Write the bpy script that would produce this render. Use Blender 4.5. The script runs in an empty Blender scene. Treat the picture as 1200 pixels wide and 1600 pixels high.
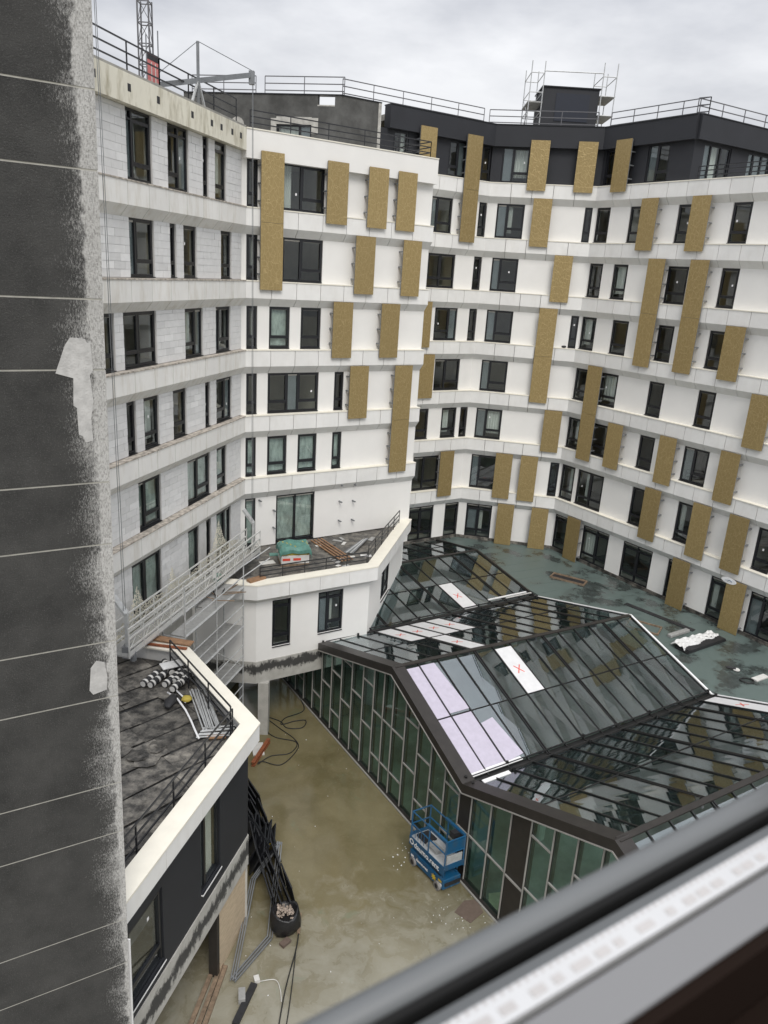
import bpy, bmesh, math, random
from mathutils import Vector, Matrix
R = math.radians
rnd = random.Random(7)
scene = bpy.context.scene
col = scene.collection

# ------------------------------------------------------------------ camera, sky, sun, exposure
H = 20.7                                   # eye height above the courtyard floor
cam_d = bpy.data.cameras.new('camera')
cam = bpy.data.objects.new('camera', cam_d); col.objects.link(cam)
cam_d.sensor_fit = 'VERTICAL'; cam_d.sensor_height = 36.0; cam_d.lens = 26.43
cam_d.clip_start = 0.02; cam_d.clip_end = 2000
cam.matrix_world = Matrix.Translation((0, 0, H)) @ Matrix.Rotation(R(90 - 17.694), 4, 'X') @ Matrix.Rotation(R(3.658), 4, 'Z')
cam_d.dof.use_dof = True; cam_d.dof.focus_distance = 32.0; cam_d.dof.aperture_fstop = 8.0
scene.camera = cam

world = bpy.data.worlds.new('World'); scene.world = world; world.use_nodes = True
SUN_EL, SUN_AZ = 50.0, 168.0               # azimuth: direction the sun stands in, clockwise from +Y
def build_world():
    nt = world.node_tree; N = nt.nodes; K = nt.links; N.clear()
    out = N.new('ShaderNodeOutputWorld'); bg = N.new('ShaderNodeBackground')
    sky = N.new('ShaderNodeTexSky'); sky.sky_type = 'NISHITA'; sky.sun_disc = False
    sky.sun_elevation = R(SUN_EL); sky.sun_rotation = R(SUN_AZ); sky.dust_density = 3.0
    tc = N.new('ShaderNodeTexCoord')
    mp = N.new('ShaderNodeMapping'); mp.inputs['Scale'].default_value = (1.0, 1.0, 2.6); mp.inputs['Location'].default_value = (3.7, 1.3, 0.4)
    K.new(tc.outputs['Generated'], mp.inputs['Vector'])
    n1 = N.new('ShaderNodeTexNoise'); n1.inputs['Scale'].default_value = 2.6; n1.inputs['Detail'].default_value = 6; n1.inputs['Roughness'].default_value = 0.55
    K.new(mp.outputs[0], n1.inputs['Vector'])
    ramp = N.new('ShaderNodeValToRGB')
    ramp.color_ramp.elements[0].position = 0.33; ramp.color_ramp.elements[0].color = (3.0, 3.12, 3.46, 1)
    ramp.color_ramp.elements[1].position = 0.68; ramp.color_ramp.elements[1].color = (6.2, 6.25, 6.4, 1)
    K.new(n1.outputs['Fac'], ramp.inputs[0])
    # overcast sky: brighter towards the zenith all the way round
    sep = N.new('ShaderNodeSeparateXYZ'); K.new(tc.outputs['Generated'], sep.inputs[0])
    mr = N.new('ShaderNodeMapRange'); mr.inputs['From Min'].default_value = 0.0; mr.inputs['From Max'].default_value = 1.0
    mr.inputs['To Min'].default_value = 0.92; mr.inputs['To Max'].default_value = 2.7
    K.new(sep.outputs['Z'], mr.inputs['Value'])
    mul = N.new('ShaderNodeVectorMath'); mul.operation = 'SCALE'
    K.new(ramp.outputs[0], mul.inputs[0]); K.new(mr.outputs[0], mul.inputs['Scale'])
    mix = N.new('ShaderNodeMix'); mix.data_type = 'RGBA'; mix.inputs[0].default_value = 0.94
    K.new(sky.outputs[0], mix.inputs[6]); K.new(mul.outputs[0], mix.inputs[7])
    K.new(mix.outputs[2], bg.inputs[0]); bg.inputs[1].default_value = 0.1
    K.new(bg.outputs[0], out.inputs[0])
build_world()
sun_d = bpy.data.lights.new('sun', 'SUN'); sun_d.energy = 1.5; sun_d.angle = R(25); sun_d.color = (1.0, 0.96, 0.9)
sun = bpy.data.objects.new('sun', sun_d); col.objects.link(sun)
sun.rotation_euler = (R(90 - SUN_EL), 0, R(180 - SUN_AZ))
sun.location = (0, 0, 60)
scene.view_settings.view_transform = 'Standard'; scene.view_settings.look = 'None'
scene.view_settings.exposure = 0.26; scene.view_settings.gamma = 1.0
scene.view_settings.use_curve_mapping = False
scene.render.engine = 'CYCLES'
scene.cycles.max_bounces = 10; scene.cycles.transparent_max_bounces = 16
scene.render.resolution_x = 768; scene.render.resolution_y = 1024

# ------------------------------------------------------------------ materials
def new_mat(name):
    m = bpy.data.materials.new(name); m.use_nodes = True
    nt = m.node_tree; b = nt.nodes['Principled BSDF']
    return m, nt, b
def pos_node(nt, scale=(1, 1, 1), obj=False):
    if obj:
        g = nt.nodes.new('ShaderNodeTexCoord'); o = g.outputs['Object']
    else:
        g = nt.nodes.new('ShaderNodeNewGeometry'); o = g.outputs['Position']
    mp = nt.nodes.new('ShaderNodeMapping'); mp.inputs['Scale'].default_value = scale
    nt.links.new(o, mp.inputs['Vector']); return mp.outputs[0]
def noise(nt, vec, scale, detail=5, rough=0.55):
    n = nt.nodes.new('ShaderNodeTexNoise'); n.inputs['Scale'].default_value = scale
    n.inputs['Detail'].default_value = detail; n.inputs['Roughness'].default_value = rough
    nt.links.new(vec, n.inputs['Vector']); return n.outputs['Fac']
def ramp(nt, fac, stops):
    r = nt.nodes.new('ShaderNodeValToRGB'); e = r.color_ramp.elements
    while len(e) > len(stops): e.remove(e[-1])
    while len(e) < len(stops): e.new(0.5)
    for i, (p, c) in enumerate(stops):
        e[i].position = p; e[i].color = (c, c, c, 1) if isinstance(c, (int, float)) else (*c, 1)
    nt.links.new(fac, r.inputs[0]); return r.outputs[0]
def mixc(nt, fac, a, b, mode='MIX'):
    m = nt.nodes.new('ShaderNodeMix'); m.data_type = 'RGBA'; m.blend_type = mode
    for s, v in ((0, fac), (6, a), (7, b)):
        if hasattr(v, 'links') or isinstance(v, bpy.types.NodeSocket): nt.links.new(v, m.inputs[s])
        elif s == 0: m.inputs[0].default_value = v
        else: m.inputs[s].default_value = (*v, 1) if len(v) == 3 else v
    return m.outputs[2]
def math_n(nt, op, a, b=None):
    m = nt.nodes.new('ShaderNodeMath'); m.operation = op
    for i, v in enumerate((a, b)):
        if v is None: continue
        if isinstance(v, bpy.types.NodeSocket): nt.links.new(v, m.inputs[i])
        else: m.inputs[i].default_value = v
    return m.outputs[0]
def bump(nt, b, h, strength=0.3, dist=0.02):
    n = nt.nodes.new('ShaderNodeBump'); n.inputs['Strength'].default_value = strength; n.inputs['Distance'].default_value = dist
    nt.links.new(h, n.inputs['Height']); nt.links.new(n.outputs[0], b.inputs['Normal'])
def objrand(nt):
    o = nt.nodes.new('ShaderNodeObjectInfo'); return o.outputs['Random']
def sc(c, k): return tuple(v * k for v in c)
def M(name, c, rough=0.6, metal=0.0, var=0.12, scale=3.0, bumps=0.0, bscale=30.0, rand=0.0, stretch=(1, 1, 1), spec=0.5, rough2=None):
    m, nt, b = new_mat(name); p = pos_node(nt, stretch)
    n = noise(nt, p, scale)
    cc = mixc(nt, ramp(nt, n, [(0.3, 0.0), (0.7, 1.0)]), sc(c, 1 - var), sc(c, 1 + var))
    if rand:
        k = nt.nodes.new('ShaderNodeMapRange'); k.inputs['To Min'].default_value = 1 - rand; k.inputs['To Max'].default_value = 1 + rand
        nt.links.new(objrand(nt), k.inputs['Value'])
        v = nt.nodes.new('ShaderNodeVectorMath'); v.operation = 'SCALE'
        nt.links.new(cc, v.inputs[0]); nt.links.new(k.outputs[0], v.inputs['Scale']); cc = v.outputs[0]
    nt.links.new(cc, b.inputs['Base Color'])
    b.inputs['Metallic'].default_value = metal; b.inputs['Specular IOR Level'].default_value = spec
    if rough2 is None: b.inputs['Roughness'].default_value = rough
    else:
        rr = nt.nodes.new('ShaderNodeMapRange'); rr.inputs['To Min'].default_value = rough; rr.inputs['To Max'].default_value = rough2
        nt.links.new(noise(nt, p, scale * 1.7), rr.inputs['Value']); nt.links.new(rr.outputs[0], b.inputs['Roughness'])
    if bumps: bump(nt, b, noise(nt, p, bscale), bumps)
    return m
def glass_mat(name, tint, r0=0.05, dirt=0.0):
    """one face of a thin pane: tinted see-through plus mirror, mixed by Schlick's law for both faces alike"""
    m, nt, b = new_mat(name); nt.nodes.remove(b)
    out = nt.nodes['Material Output']
    tr = nt.nodes.new('ShaderNodeBsdfTransparent'); tr.inputs[0].default_value = (*tint, 1)
    gl = nt.nodes.new('ShaderNodeBsdfGlossy'); gl.inputs['Roughness'].default_value = 0.0; gl.inputs[0].default_value = (0.95, 0.97, 1, 1)
    lw = nt.nodes.new('ShaderNodeLayerWeight'); lw.inputs['Blend'].default_value = 0.5
    f = math_n(nt, 'ADD', math_n(nt, 'MULTIPLY', math_n(nt, 'POWER', lw.outputs['Facing'], 5.0), 1 - r0), r0)
    mx = nt.nodes.new('ShaderNodeMixShader')
    nt.links.new(f, mx.inputs[0]); nt.links.new(tr.outputs[0], mx.inputs[1]); nt.links.new(gl.outputs[0], mx.inputs[2])
    last = mx.outputs[0]
    if dirt:
        df = nt.nodes.new('ShaderNodeBsdfDiffuse'); df.inputs[0].default_value = (0.45, 0.45, 0.42, 1)
        m2 = nt.nodes.new('ShaderNodeMixShader')
        d = ramp(nt, noise(nt, pos_node(nt), 2.3, 7, 0.65), [(0.45, dirt * 0.3), (0.75, dirt)])
        nt.links.new(d, m2.inputs[0]); nt.links.new(last, m2.inputs[1]); nt.links.new(df.outputs[0], m2.inputs[2]); last = m2.outputs[0]
    nt.links.new(last, out.inputs[0]); return m

MT = {}
MT['render'] = M('white_render', (0.80, 0.79, 0.765), 0.85, var=0.025, scale=0.9, bumps=0.12, bscale=60)
def stained(name, c, dirt, amount, vscale=0.35, rand=0.05):
    m, nt, b = new_mat(name); p = pos_node(nt, (1, 1, vscale)); q = pos_node(nt)
    n = noise(nt, p, 3.2, 7, 0.62); s = noise(nt, q, 1.2, 4)
    f = math_n(nt, 'MULTIPLY', ramp(nt, n, [(0.48, 0.0), (0.74, 1.0)]), amount)
    base = mixc(nt, ramp(nt, s, [(0.3, 0.0), (0.7, 1.0)]), sc(c, 0.95), sc(c, 1.03))
    cc = mixc(nt, f, base, dirt)
    k = nt.nodes.new('ShaderNodeMapRange'); k.inputs['To Min'].default_value = 1 - rand; k.inputs['To Max'].default_value = 1 + rand * 0.5
    nt.links.new(objrand(nt), k.inputs['Value'])
    v = nt.nodes.new('ShaderNodeVectorMath'); v.operation = 'SCALE'
    nt.links.new(cc, v.inputs[0]); nt.links.new(k.outputs[0], v.inputs['Scale'])
    nt.links.new(v.outputs[0], b.inputs['Base Color']); b.inputs['Roughness'].default_value = 0.8
    bump(nt, b, noise(nt, q, 40), 0.1)
    return m
MT['panel'] = stained('white_parapet_panel', (0.79, 0.785, 0.765), (0.6, 0.58, 0.53), 0.25)
MT['panel_dirty'] = stained('weathered_parapet_panel', (0.79, 0.78, 0.75), (0.50, 0.45, 0.36), 0.5, 0.22, 0.05)
MT['coping'] = M('cream_coping', (0.80, 0.765, 0.665), 0.7, var=0.05, scale=2)
MT['coping_dirty'] = M('dirty_coping', (0.42, 0.38, 0.33), 0.9, var=0.5, scale=6, bumps=0.5, bscale=25)
MT['roof_band'] = stained('stained_concrete_band', (0.74, 0.71, 0.60), (0.30, 0.26, 0.16), 0.75, 0.3)
MT['block'] = M('aerated_block', (0.70, 0.70, 0.695), 0.9, var=0.05, scale=4, bumps=0.3, bscale=70, rand=0.10)
MT['mortar'] = M('block_joint', (0.55, 0.54, 0.53), 0.95, var=0.08)
MT['black'] = M('anthracite_render', (0.0185, 0.020, 0.025), 0.65, var=0.12, scale=0.8, bumps=0.1, bscale=60)
MT['frame'] = M('black_window_frame', (0.012, 0.013, 0.016), 0.35, var=0.05)
MT['navy'] = M('navy_panel', (0.010, 0.014, 0.026), 0.5, var=0.08)
MT['rail'] = M('black_railing_paint', (0.016, 0.017, 0.02), 0.4, var=0.05)
MT['grey_rail'] = M('grey_railing_paint', (0.12, 0.12, 0.13), 0.45, var=0.05)
MT['glass'] = glass_mat('window_glass', (0.90, 0.93, 0.92), 0.05)
MT['glass_roof'] = glass_mat('atrium_roof_glass', (0.55, 0.645, 0.645), 0.18, 0.012)
MT['glass_wall'] = glass_mat('atrium_wall_glass', (0.72, 0.89, 0.83), 0.055, 0.02)
MT['film_window'] = M('plastic_sheet_on_window', (0.42, 0.47, 0.44), 0.35, var=0.35, scale=5, bumps=0.6, bscale=9, stretch=(1, 1, 0.4))
MT['painted_reflection'] = M('blue_grey_painted_reflection', (0.17, 0.185, 0.20), 0.3, var=0.12, scale=2)  # reflection of the narrow side panes, put into a flat colour
MT['curtain'] = M('pale_curtain', (0.60, 0.60, 0.57), 0.9, var=0.12, scale=9, stretch=(6, 6, 0.3))
MT['sticker'] = M('white_sticker', (0.8, 0.8, 0.8), 0.6, var=0.02)
MT['interior'] = M('interior_plaster', (0.66, 0.62, 0.54), 0.9, var=0.15, scale=0.7)
MT['int_floor'] = M('interior_floor', (0.34, 0.31, 0.27), 0.8, var=0.2)
MT['slab'] = M('concrete_slab', (0.33, 0.32, 0.29), 0.9, var=0.2, scale=2, bumps=0.3)
MT['inner_floor'] = M('dusty_inner_floor', (0.19, 0.185, 0.165), 0.5, var=0.5, scale=0.6)
MT['concrete'] = M('raw_concrete', (0.42, 0.41, 0.38), 0.9, var=0.15, scale=2.5, bumps=0.3)
MT['stain_band'] = stained('concrete_band_with_black_primer', (0.42, 0.41, 0.38), (0.02, 0.02, 0.02), 1.0, 0.8)
def primer_band(name, zc):
    m, nt, b = new_mat(name); p = pos_node(nt); sp = nt.nodes.new('ShaderNodeSeparateXYZ'); nt.links.new(p, sp.inputs[0])
    dz = math_n(nt, 'ABSOLUTE', math_n(nt, 'SUBTRACT', sp.outputs['Z'], zc))
    n = noise(nt, p, 1.6, 9, 0.7); n2 = noise(nt, pos_node(nt, (1, 1, 0.4)), 6, 7, 0.7)
    v = math_n(nt, 'ADD', math_n(nt, 'SUBTRACT', 0.36, dz), math_n(nt, 'MULTIPLY', math_n(nt, 'SUBTRACT', n, 0.5), 0.9))
    v = math_n(nt, 'ADD', v, math_n(nt, 'MULTIPLY', math_n(nt, 'SUBTRACT', n2, 0.5), 0.9))
    f = ramp(nt, v, [(0.06, 0.0), (0.22, 0.92)])
    c = mixc(nt, ramp(nt, noise(nt, p, 2.5, 6), [(0.3, 0.0), (0.7, 1.0)]), (0.36, 0.35, 0.32), (0.47, 0.46, 0.43))
    nt.links.new(mixc(nt, f, c, (0.022, 0.022, 0.022)), b.inputs['Base Color']); b.inputs['Roughness'].default_value = 0.85
    bump(nt, b, noise(nt, p, 30), 0.3); return m
MT['band_a'] = primer_band('annex_band_with_primer', 3.04); MT['band_t'] = primer_band('terrace_slab_edge_with_primer', 3.42)
MT['primer'] = M('black_bitumen_primer', (0.018, 0.018, 0.018), 0.7, var=0.6, scale=8)
MT['aluminium'] = M('aluminium', (0.72, 0.72, 0.70), 0.45, 0.4, var=0.1, scale=5)
MT['galv'] = M('galvanised_steel', (0.52, 0.53, 0.53), 0.5, 0.35, var=0.15, scale=6)
MT['steel'] = M('grey_painted_steel', (0.20, 0.21, 0.22), 0.5, 0.3, var=0.15)
MT['wood'] = M('timber', (0.27, 0.155, 0.085), 0.8, var=0.25, scale=6, stretch=(1, 1, 6))
MT['wood_old'] = M('weathered_timber', (0.21, 0.15, 0.10), 0.85, var=0.35, scale=7)
MT['plywood'] = M('plywood', (0.50, 0.40, 0.28), 0.8, var=0.16, scale=4, stretch=(1, 1, 5))
MT['bronze'] = M('dark_bronze_aluminium', (0.035, 0.031, 0.028), 0.45, 0.3, var=0.15, scale=3)
MT['mull_edge'] = M('grey_mullion_edge', (0.30, 0.29, 0.27), 0.5, var=0.1)
MT['gutter'] = M('black_gutter', (0.012, 0.012, 0.012), 0.4, var=0.3)
MT['lav'] = M('pale_lilac_film', (0.48, 0.445, 0.53), 0.35, var=0.06, scale=5, bumps=0.1, bscale=6)
MT['white_board'] = M('white_board', (0.66, 0.66, 0.66), 0.5, var=0.05, scale=4)
MT['red'] = M('red_marker', (0.65, 0.07, 0.04), 0.6, var=0.1)
MT['redsign'] = M('faded_red_banner', (0.62, 0.20, 0.19), 0.6, var=0.15, scale=3)
MT['blue'] = stained('blue_machine_paint', (0.009, 0.085, 0.19), (0.08, 0.08, 0.065), 0.55, 0.6)
MT['blue'].node_tree.nodes['Principled BSDF'].inputs['Roughness'].default_value = 0.4
MT['dark'] = M('dark_machine_parts', (0.02, 0.02, 0.022), 0.6, var=0.3)
MT['tyre'] = M('grey_tyre', (0.22, 0.21, 0.20), 0.8, var=0.2)
MT['white_paint'] = M('white_paint', (0.8, 0.8, 0.8), 0.5, var=0.05)
MT['yellow'] = M('yellow_insulation', (0.42, 0.33, 0.06), 0.8, var=0.15)
MT['yellow_p'] = M('yellow_paint', (0.6, 0.42, 0.03), 0.5, var=0.1)
MT['tarp'] = M('green_tarpaulin', (0.10, 0.24, 0.20), 0.4, var=0.2, scale=5)
MT['plastic'] = M('white_plastic_wrap', (0.72, 0.72, 0.71), 0.3, var=0.1, scale=6, bumps=0.8, bscale=9)
MT['paper'] = M('pale_paper', (0.62, 0.61, 0.58), 0.7, var=0.1)
MT['rubber'] = M('black_cable', (0.02, 0.02, 0.02), 0.6, var=0.2)
MT['bag'] = M('black_rubble_bag', (0.012, 0.012, 0.013), 0.35, var=0.4, bumps=0.8, bscale=12)
MT['rubble'] = M('broken_rubble', (0.42, 0.35, 0.29), 0.9, var=0.4, scale=14, rand=0.4)
MT['orange'] = M('rusty_orange_paint', (0.24, 0.075, 0.03), 0.7, var=0.4, scale=10)
MT['brown'] = M('brown_cardboard', (0.13, 0.095, 0.075), 0.85, var=0.15, scale=8)
MT['net'] = M('pale_safety_mesh', (0.52, 0.50, 0.42), 0.8, var=0.15, scale=6)
def bitumen():
    m, nt, b = new_mat('old_bitumen_sheet'); p = pos_node(nt)
    n = noise(nt, p, 2.1, 9, 0.72); n2 = noise(nt, p, 5.5, 7, 0.7)
    c = mixc(nt, ramp(nt, n2, [(0.3, 0.0), (0.7, 1.0)]), (0.018, 0.017, 0.016), (0.075, 0.071, 0.065))
    c = mixc(nt, math_n(nt, 'MULTIPLY', ramp(nt, n, [(0.44, 0.0), (0.66, 1.0)]), 0.9), c, (0.27, 0.25, 0.215))
    k = nt.nodes.new('ShaderNodeMapRange'); k.inputs['To Min'].default_value = 0.65; k.inputs['To Max'].default_value = 1.35
    nt.links.new(objrand(nt), k.inputs['Value'])
    s_ = nt.nodes.new('ShaderNodeVectorMath'); s_.operation = 'SCALE'; nt.links.new(c, s_.inputs[0]); nt.links.new(k.outputs[0], s_.inputs['Scale'])
    nt.links.new(s_.outputs[0], b.inputs['Base Color']); nt.links.new(ramp(nt, n, [(0.35, 0.22), (0.6, 0.8)]), b.inputs['Roughness'])
    bump(nt, b, noise(nt, p, 4.5, 8, 0.65), 0.9, 0.06); return m
MT['bit_sheet'] = bitumen()
MT['grey_board'] = M('grey_deck_board', (0.34, 0.34, 0.33), 0.7, 0.2, var=0.15, scale=6)
MT['gasket'] = M('grey_window_gasket', (0.13, 0.137, 0.14), 0.5, var=0.05)
MT['groove'] = M('black_gasket_groove', (0.008, 0.008, 0.008), 0.6, var=0.05)
MT['strip'] = M('bare_aluminium_strip', (0.60, 0.60, 0.60), 0.4, 0.3, var=0.03, scale=40)
MT['frame_grey'] = M('grey_window_rail', (0.20, 0.20, 0.203), 0.5, var=0.02)
MT['board_brown'] = M('dark_brown_window_board', (0.011, 0.006, 0.004), 0.8, var=0.1, spec=0.1)
MT['mark'] = M('grey_print', (0.46, 0.44, 0.43), 0.6, var=0.1)

def gold_mat():
    m, nt, b = new_mat('gold_perforated_cladding'); p = pos_node(nt, (1, 1, 0.62))
    v = nt.nodes.new('ShaderNodeTexVoronoi'); v.feature = 'DISTANCE_TO_EDGE'; v.inputs['Scale'].default_value = 6.0
    w = nt.nodes.new('ShaderNodeTexNoise'); w.inputs['Scale'].default_value = 3.0; nt.links.new(p, w.inputs['Vector'])
    add = nt.nodes.new('ShaderNodeVectorMath'); add.operation = 'MULTIPLY_ADD'
    nt.links.new(w.outputs['Color'], add.inputs[0]); add.inputs[1].default_value = (0.25, 0.25, 0.25); nt.links.new(p, add.inputs[2])
    nt.links.new(add.outputs[0], v.inputs['Vector'])
    ln = ramp(nt, v.outputs['Distance'], [(0.01, 1.0), (0.055, 0.0)])
    fine = noise(nt, pos_node(nt), 8, 3)
    base = mixc(nt, ramp(nt, fine, [(0.4, 0.0), (0.6, 1.0)]), (0.325, 0.240, 0.104), (0.355, 0.264, 0.117))
    cc = mixc(nt, math_n(nt, 'MULTIPLY', ln, 0.32), base, (0.58, 0.45, 0.23))
    k = nt.nodes.new('ShaderNodeMapRange'); k.inputs['To Min'].default_value = 0.9; k.inputs['To Max'].default_value = 1.08
    nt.links.new(objrand(nt), k.inputs['Value'])
    s = nt.nodes.new('ShaderNodeVectorMath'); s.operation = 'SCALE'
    nt.links.new(cc, s.inputs[0]); nt.links.new(k.outputs[0], s.inputs['Scale'])
    nt.links.new(s.outputs[0], b.inputs['Base Color'])
    b.inputs['Metallic'].default_value = 0.4; b.inputs['Roughness'].default_value = 0.45
    bump(nt, b, ln, 0.35, 0.02); return m
MT['gold'] = gold_mat()

def ground_mat():
    m, nt, b = new_mat('wet_courtyard_concrete'); p = pos_node(nt)
    wv = nt.nodes.new('ShaderNodeTexNoise'); wv.inputs['Scale'].default_value = 0.8; wv.inputs['Detail'].default_value = 3; nt.links.new(p, wv.inputs['Vector'])
    ad = nt.nodes.new('ShaderNodeVectorMath'); ad.operation = 'MULTIPLY_ADD'; ad.inputs[1].default_value = (1.6, 1.6, 0)
    nt.links.new(wv.outputs['Color'], ad.inputs[0]); nt.links.new(p, ad.inputs[2])
    pw = ad.outputs[0]
    n1 = noise(nt, pw, 0.30, 9, 0.58); n2 = noise(nt, pw, 1.1, 9, 0.66); n3 = noise(nt, p, 11, 6, 0.7)
    wet = mixc(nt, ramp(nt, n1, [(0.25, 0.0), (0.75, 1.0)]), (0.110, 0.092, 0.043), (0.215, 0.187, 0.108))
    wet = mixc(nt, math_n(nt, 'MULTIPLY', ramp(nt, n2, [(0.45, 0.0), (0.80, 1.0)]), 0.45), wet, (0.26, 0.22, 0.13))
    sp = nt.nodes.new('ShaderNodeSeparateXYZ'); nt.links.new(p, sp.inputs[0])
    d = math_n(nt, 'ADD', math_n(nt, 'MULTIPLY', math_n(nt, 'SUBTRACT', 21.6, sp.outputs['Y']), 0.17), math_n(nt, 'MULTIPLY', math_n(nt, 'SUBTRACT', sp.outputs['X'], 0.0), 0.05))
    d = math_n(nt, 'ADD', d, math_n(nt, 'MULTIPLY', math_n(nt, 'SUBTRACT', n2, 0.5), 2.0))
    dry = ramp(nt, d, [(0.0, 0.0), (0.9, 1.0)])
    c = mixc(nt, math_n(nt, 'MULTIPLY', dry, 0.7), wet, (0.34, 0.33, 0.28))
    c = mixc(nt, math_n(nt, 'MULTIPLY', ramp(nt, n3, [(0.55, 0.0), (0.75, 1.0)]), 0.22), c, (0.36, 0.33, 0.25))
    g = ramp(nt, noise(nt, pw, 0.75, 9, 0.72), [(0.60, 0.0), (0.70, 1.0)])
    c = mixc(nt, math_n(nt, 'MULTIPLY', g, 0.35), c, (0.10, 0.20, 0.13))
    nt.links.new(c, b.inputs['Base Color'])
    r = ramp(nt, math_n(nt, 'ADD', math_n(nt, 'MULTIPLY', n2, 0.7), math_n(nt, 'MULTIPLY', dry, 0.45)), [(0.30, 0.03), (0.70, 0.38)])
    nt.links.new(r, b.inputs['Roughness'])
    bump(nt, b, noise(nt, p, 5, 8, 0.7), 0.12, 0.02); return m
MT['ground'] = ground_mat()
def roof_green():
    m, nt, b = new_mat('green_mineral_roofing'); p = pos_node(nt); 
    n1 = noise(nt, p, 0.55, 7, 0.62); n2 = noise(nt, p, 2.4, 6)
    f = ramp(nt, n1, [(0.42, 0.0), (0.50, 1.0)])
    c = mixc(nt, f, (0.042, 0.050, 0.047), (0.105, 0.140, 0.130))
    c = mixc(nt, math_n(nt, 'MULTIPLY', ramp(nt, n2, [(0.4, 0.0), (0.7, 1.0)]), 0.3), c, (0.12, 0.155, 0.148))
    nt.links.new(c, b.inputs['Base Color'])
    nt.links.new(ramp(nt, f, [(0.0, 0.16), (1.0, 0.5)]), b.inputs['Roughness'])
    bump(nt, b, noise(nt, p, 50), 0.2); return m
MT['roof_green'] = roof_green()
def near_mat():
    # dark render of the wall opposite, with cement render thrown over its free edge
    m, nt, b = new_mat('dark_render_with_cement_splatter')
    tc = nt.nodes.new('ShaderNodeTexCoord'); sp = nt.nodes.new('ShaderNodeSeparateXYZ')
    geo = nt.nodes.new('ShaderNodeNewGeometry')
    mp = nt.nodes.new('ShaderNodeMapping'); mp.vector_type = 'POINT'
    ang = math.atan2(-0.515, -0.857)
    mp.inputs['Location'].default_value = (0, 0, 0)
    # distance from the edge along the wall, from world position
    d = nt.nodes.new('ShaderNodeVectorMath'); d.operation = 'DOT_PRODUCT'; d.inputs[1].default_value = (-0.857, -0.515, 0)
    off = nt.nodes.new('ShaderNodeVectorMath'); off.operation = 'SUBTRACT'; off.inputs[1].default_value = (-4.72, 12.25, 0)
    nt.links.new(geo.outputs['Position'], off.inputs[0]); nt.links.new(off.outputs[0], d.inputs[0])
    u = d.outputs['Value']
    p = pos_node(nt)
    nz = noise(nt, pos_node(nt, (0.25, 0.25, 1.0)), 0.75, 5, 0.6)      # how far the splatter reaches, varies with height
    rp_ = nt.nodes.new('ShaderNodeMapping'); rp_.inputs['Rotation'].default_value = (0, R(38), 0); rp_.inputs['Scale'].default_value = (1.0, 1.0, 0.42)
    nt.links.new(geo.outputs['Position'], rp_.inputs['Vector'])
    fine = math_n(nt, 'ADD', math_n(nt, 'MULTIPLY', noise(nt, rp_.outputs[0], 48, 3, 0.7), 0.6), math_n(nt, 'MULTIPLY', noise(nt, p, 100, 2, 0.7), 0.4)); mid = noise(nt, p, 4, 5)
    reach = math_n(nt, 'ADD', math_n(nt, 'MULTIPLY', math_n(nt, 'SUBTRACT', nz, 0.5), 1.4), 0.44)
    t = math_n(nt, 'SUBTRACT', reach, u)
    t = math_n(nt, 'ADD', t, math_n(nt, 'MULTIPLY', math_n(nt, 'SUBTRACT', fine, 0.5), 2.3))
    t = math_n(nt, 'ADD', t, math_n(nt, 'MULTIPLY', math_n(nt, 'SUBTRACT', mid, 0.5), 0.35))
    f = ramp(nt, t, [(0.0, 0.0), (0.42, 1.0)])
    e = ramp(nt, math_n(nt, 'SUBTRACT', math_n(nt, 'ADD', 0.20, math_n(nt, 'MULTIPLY', math_n(nt, 'SUBTRACT', mid, 0.5), 0.3)), u), [(0.0, 0.0), (0.05, 1.0)])
    f = math_n(nt, 'MAXIMUM', f, e)
    dk = mixc(nt, ramp(nt, noise(nt, p, 1.4, 7, 0.6), [(0.3, 0.0), (0.75, 1.0)]), (0.030, 0.030, 0.029), (0.068, 0.067, 0.064))
    dk = mixc(nt, math_n(nt, 'MULTIPLY', ramp(nt, noise(nt, p, 60, 3), [(0.55, 0.0), (0.72, 1.0)]), 0.4), dk, (0.17, 0.17, 0.16))
    lt = mixc(nt, ramp(nt, noise(nt, p, 2.2, 5), [(0.3, 0.0), (0.7, 1.0)]), (0.46, 0.455, 0.44), (0.58, 0.575, 0.56))
    lt = mixc(nt, ramp(nt, noise(nt, rp_.outputs[0], 45, 4, 0.7), [(0.36, 0.0), (0.54, 1.0)]), sc((0.45, 0.44, 0.42), 0.62), lt)
    c = mixc(nt, f, dk, lt)
    nt.links.new(c, b.inputs['Base Color']); b.inputs['Roughness'].default_value = 0.85
    bump(nt, b, math_n(nt, 'ADD', math_n(nt, 'MULTIPLY', f, 0.6), noise(nt, p, 40, 5, 0.7)), 0.9, 0.03)
    return m
MT['near'] = near_mat()
MT['joint'] = M('pale_joint', (0.40, 0.39, 0.35), 0.9, var=0.15, scale=6)
MT['near_light'] = M('trowelled_cement', (0.47, 0.465, 0.455), 0.9, var=0.16, scale=7, bumps=0.6, bscale=30)
def unfinished():
    m, nt, b = new_mat('grey_basecoat_render'); p = pos_node(nt)
    c = mixc(nt, ramp(nt, noise(nt, p, 0.9, 8, 0.65), [(0.35, 0.0), (0.7, 1.0)]), (0.055, 0.055, 0.052), (0.13, 0.13, 0.125))
    nt.links.new(c, b.inputs['Base Color']); b.inputs['Roughness'].default_value = 0.9
    return m
MT['basecoat'] = unfinished()
MT['basecoat_light'] = M('pale_filler', (0.42, 0.41, 0.38), 0.9, var=0.25, scale=4)

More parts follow.
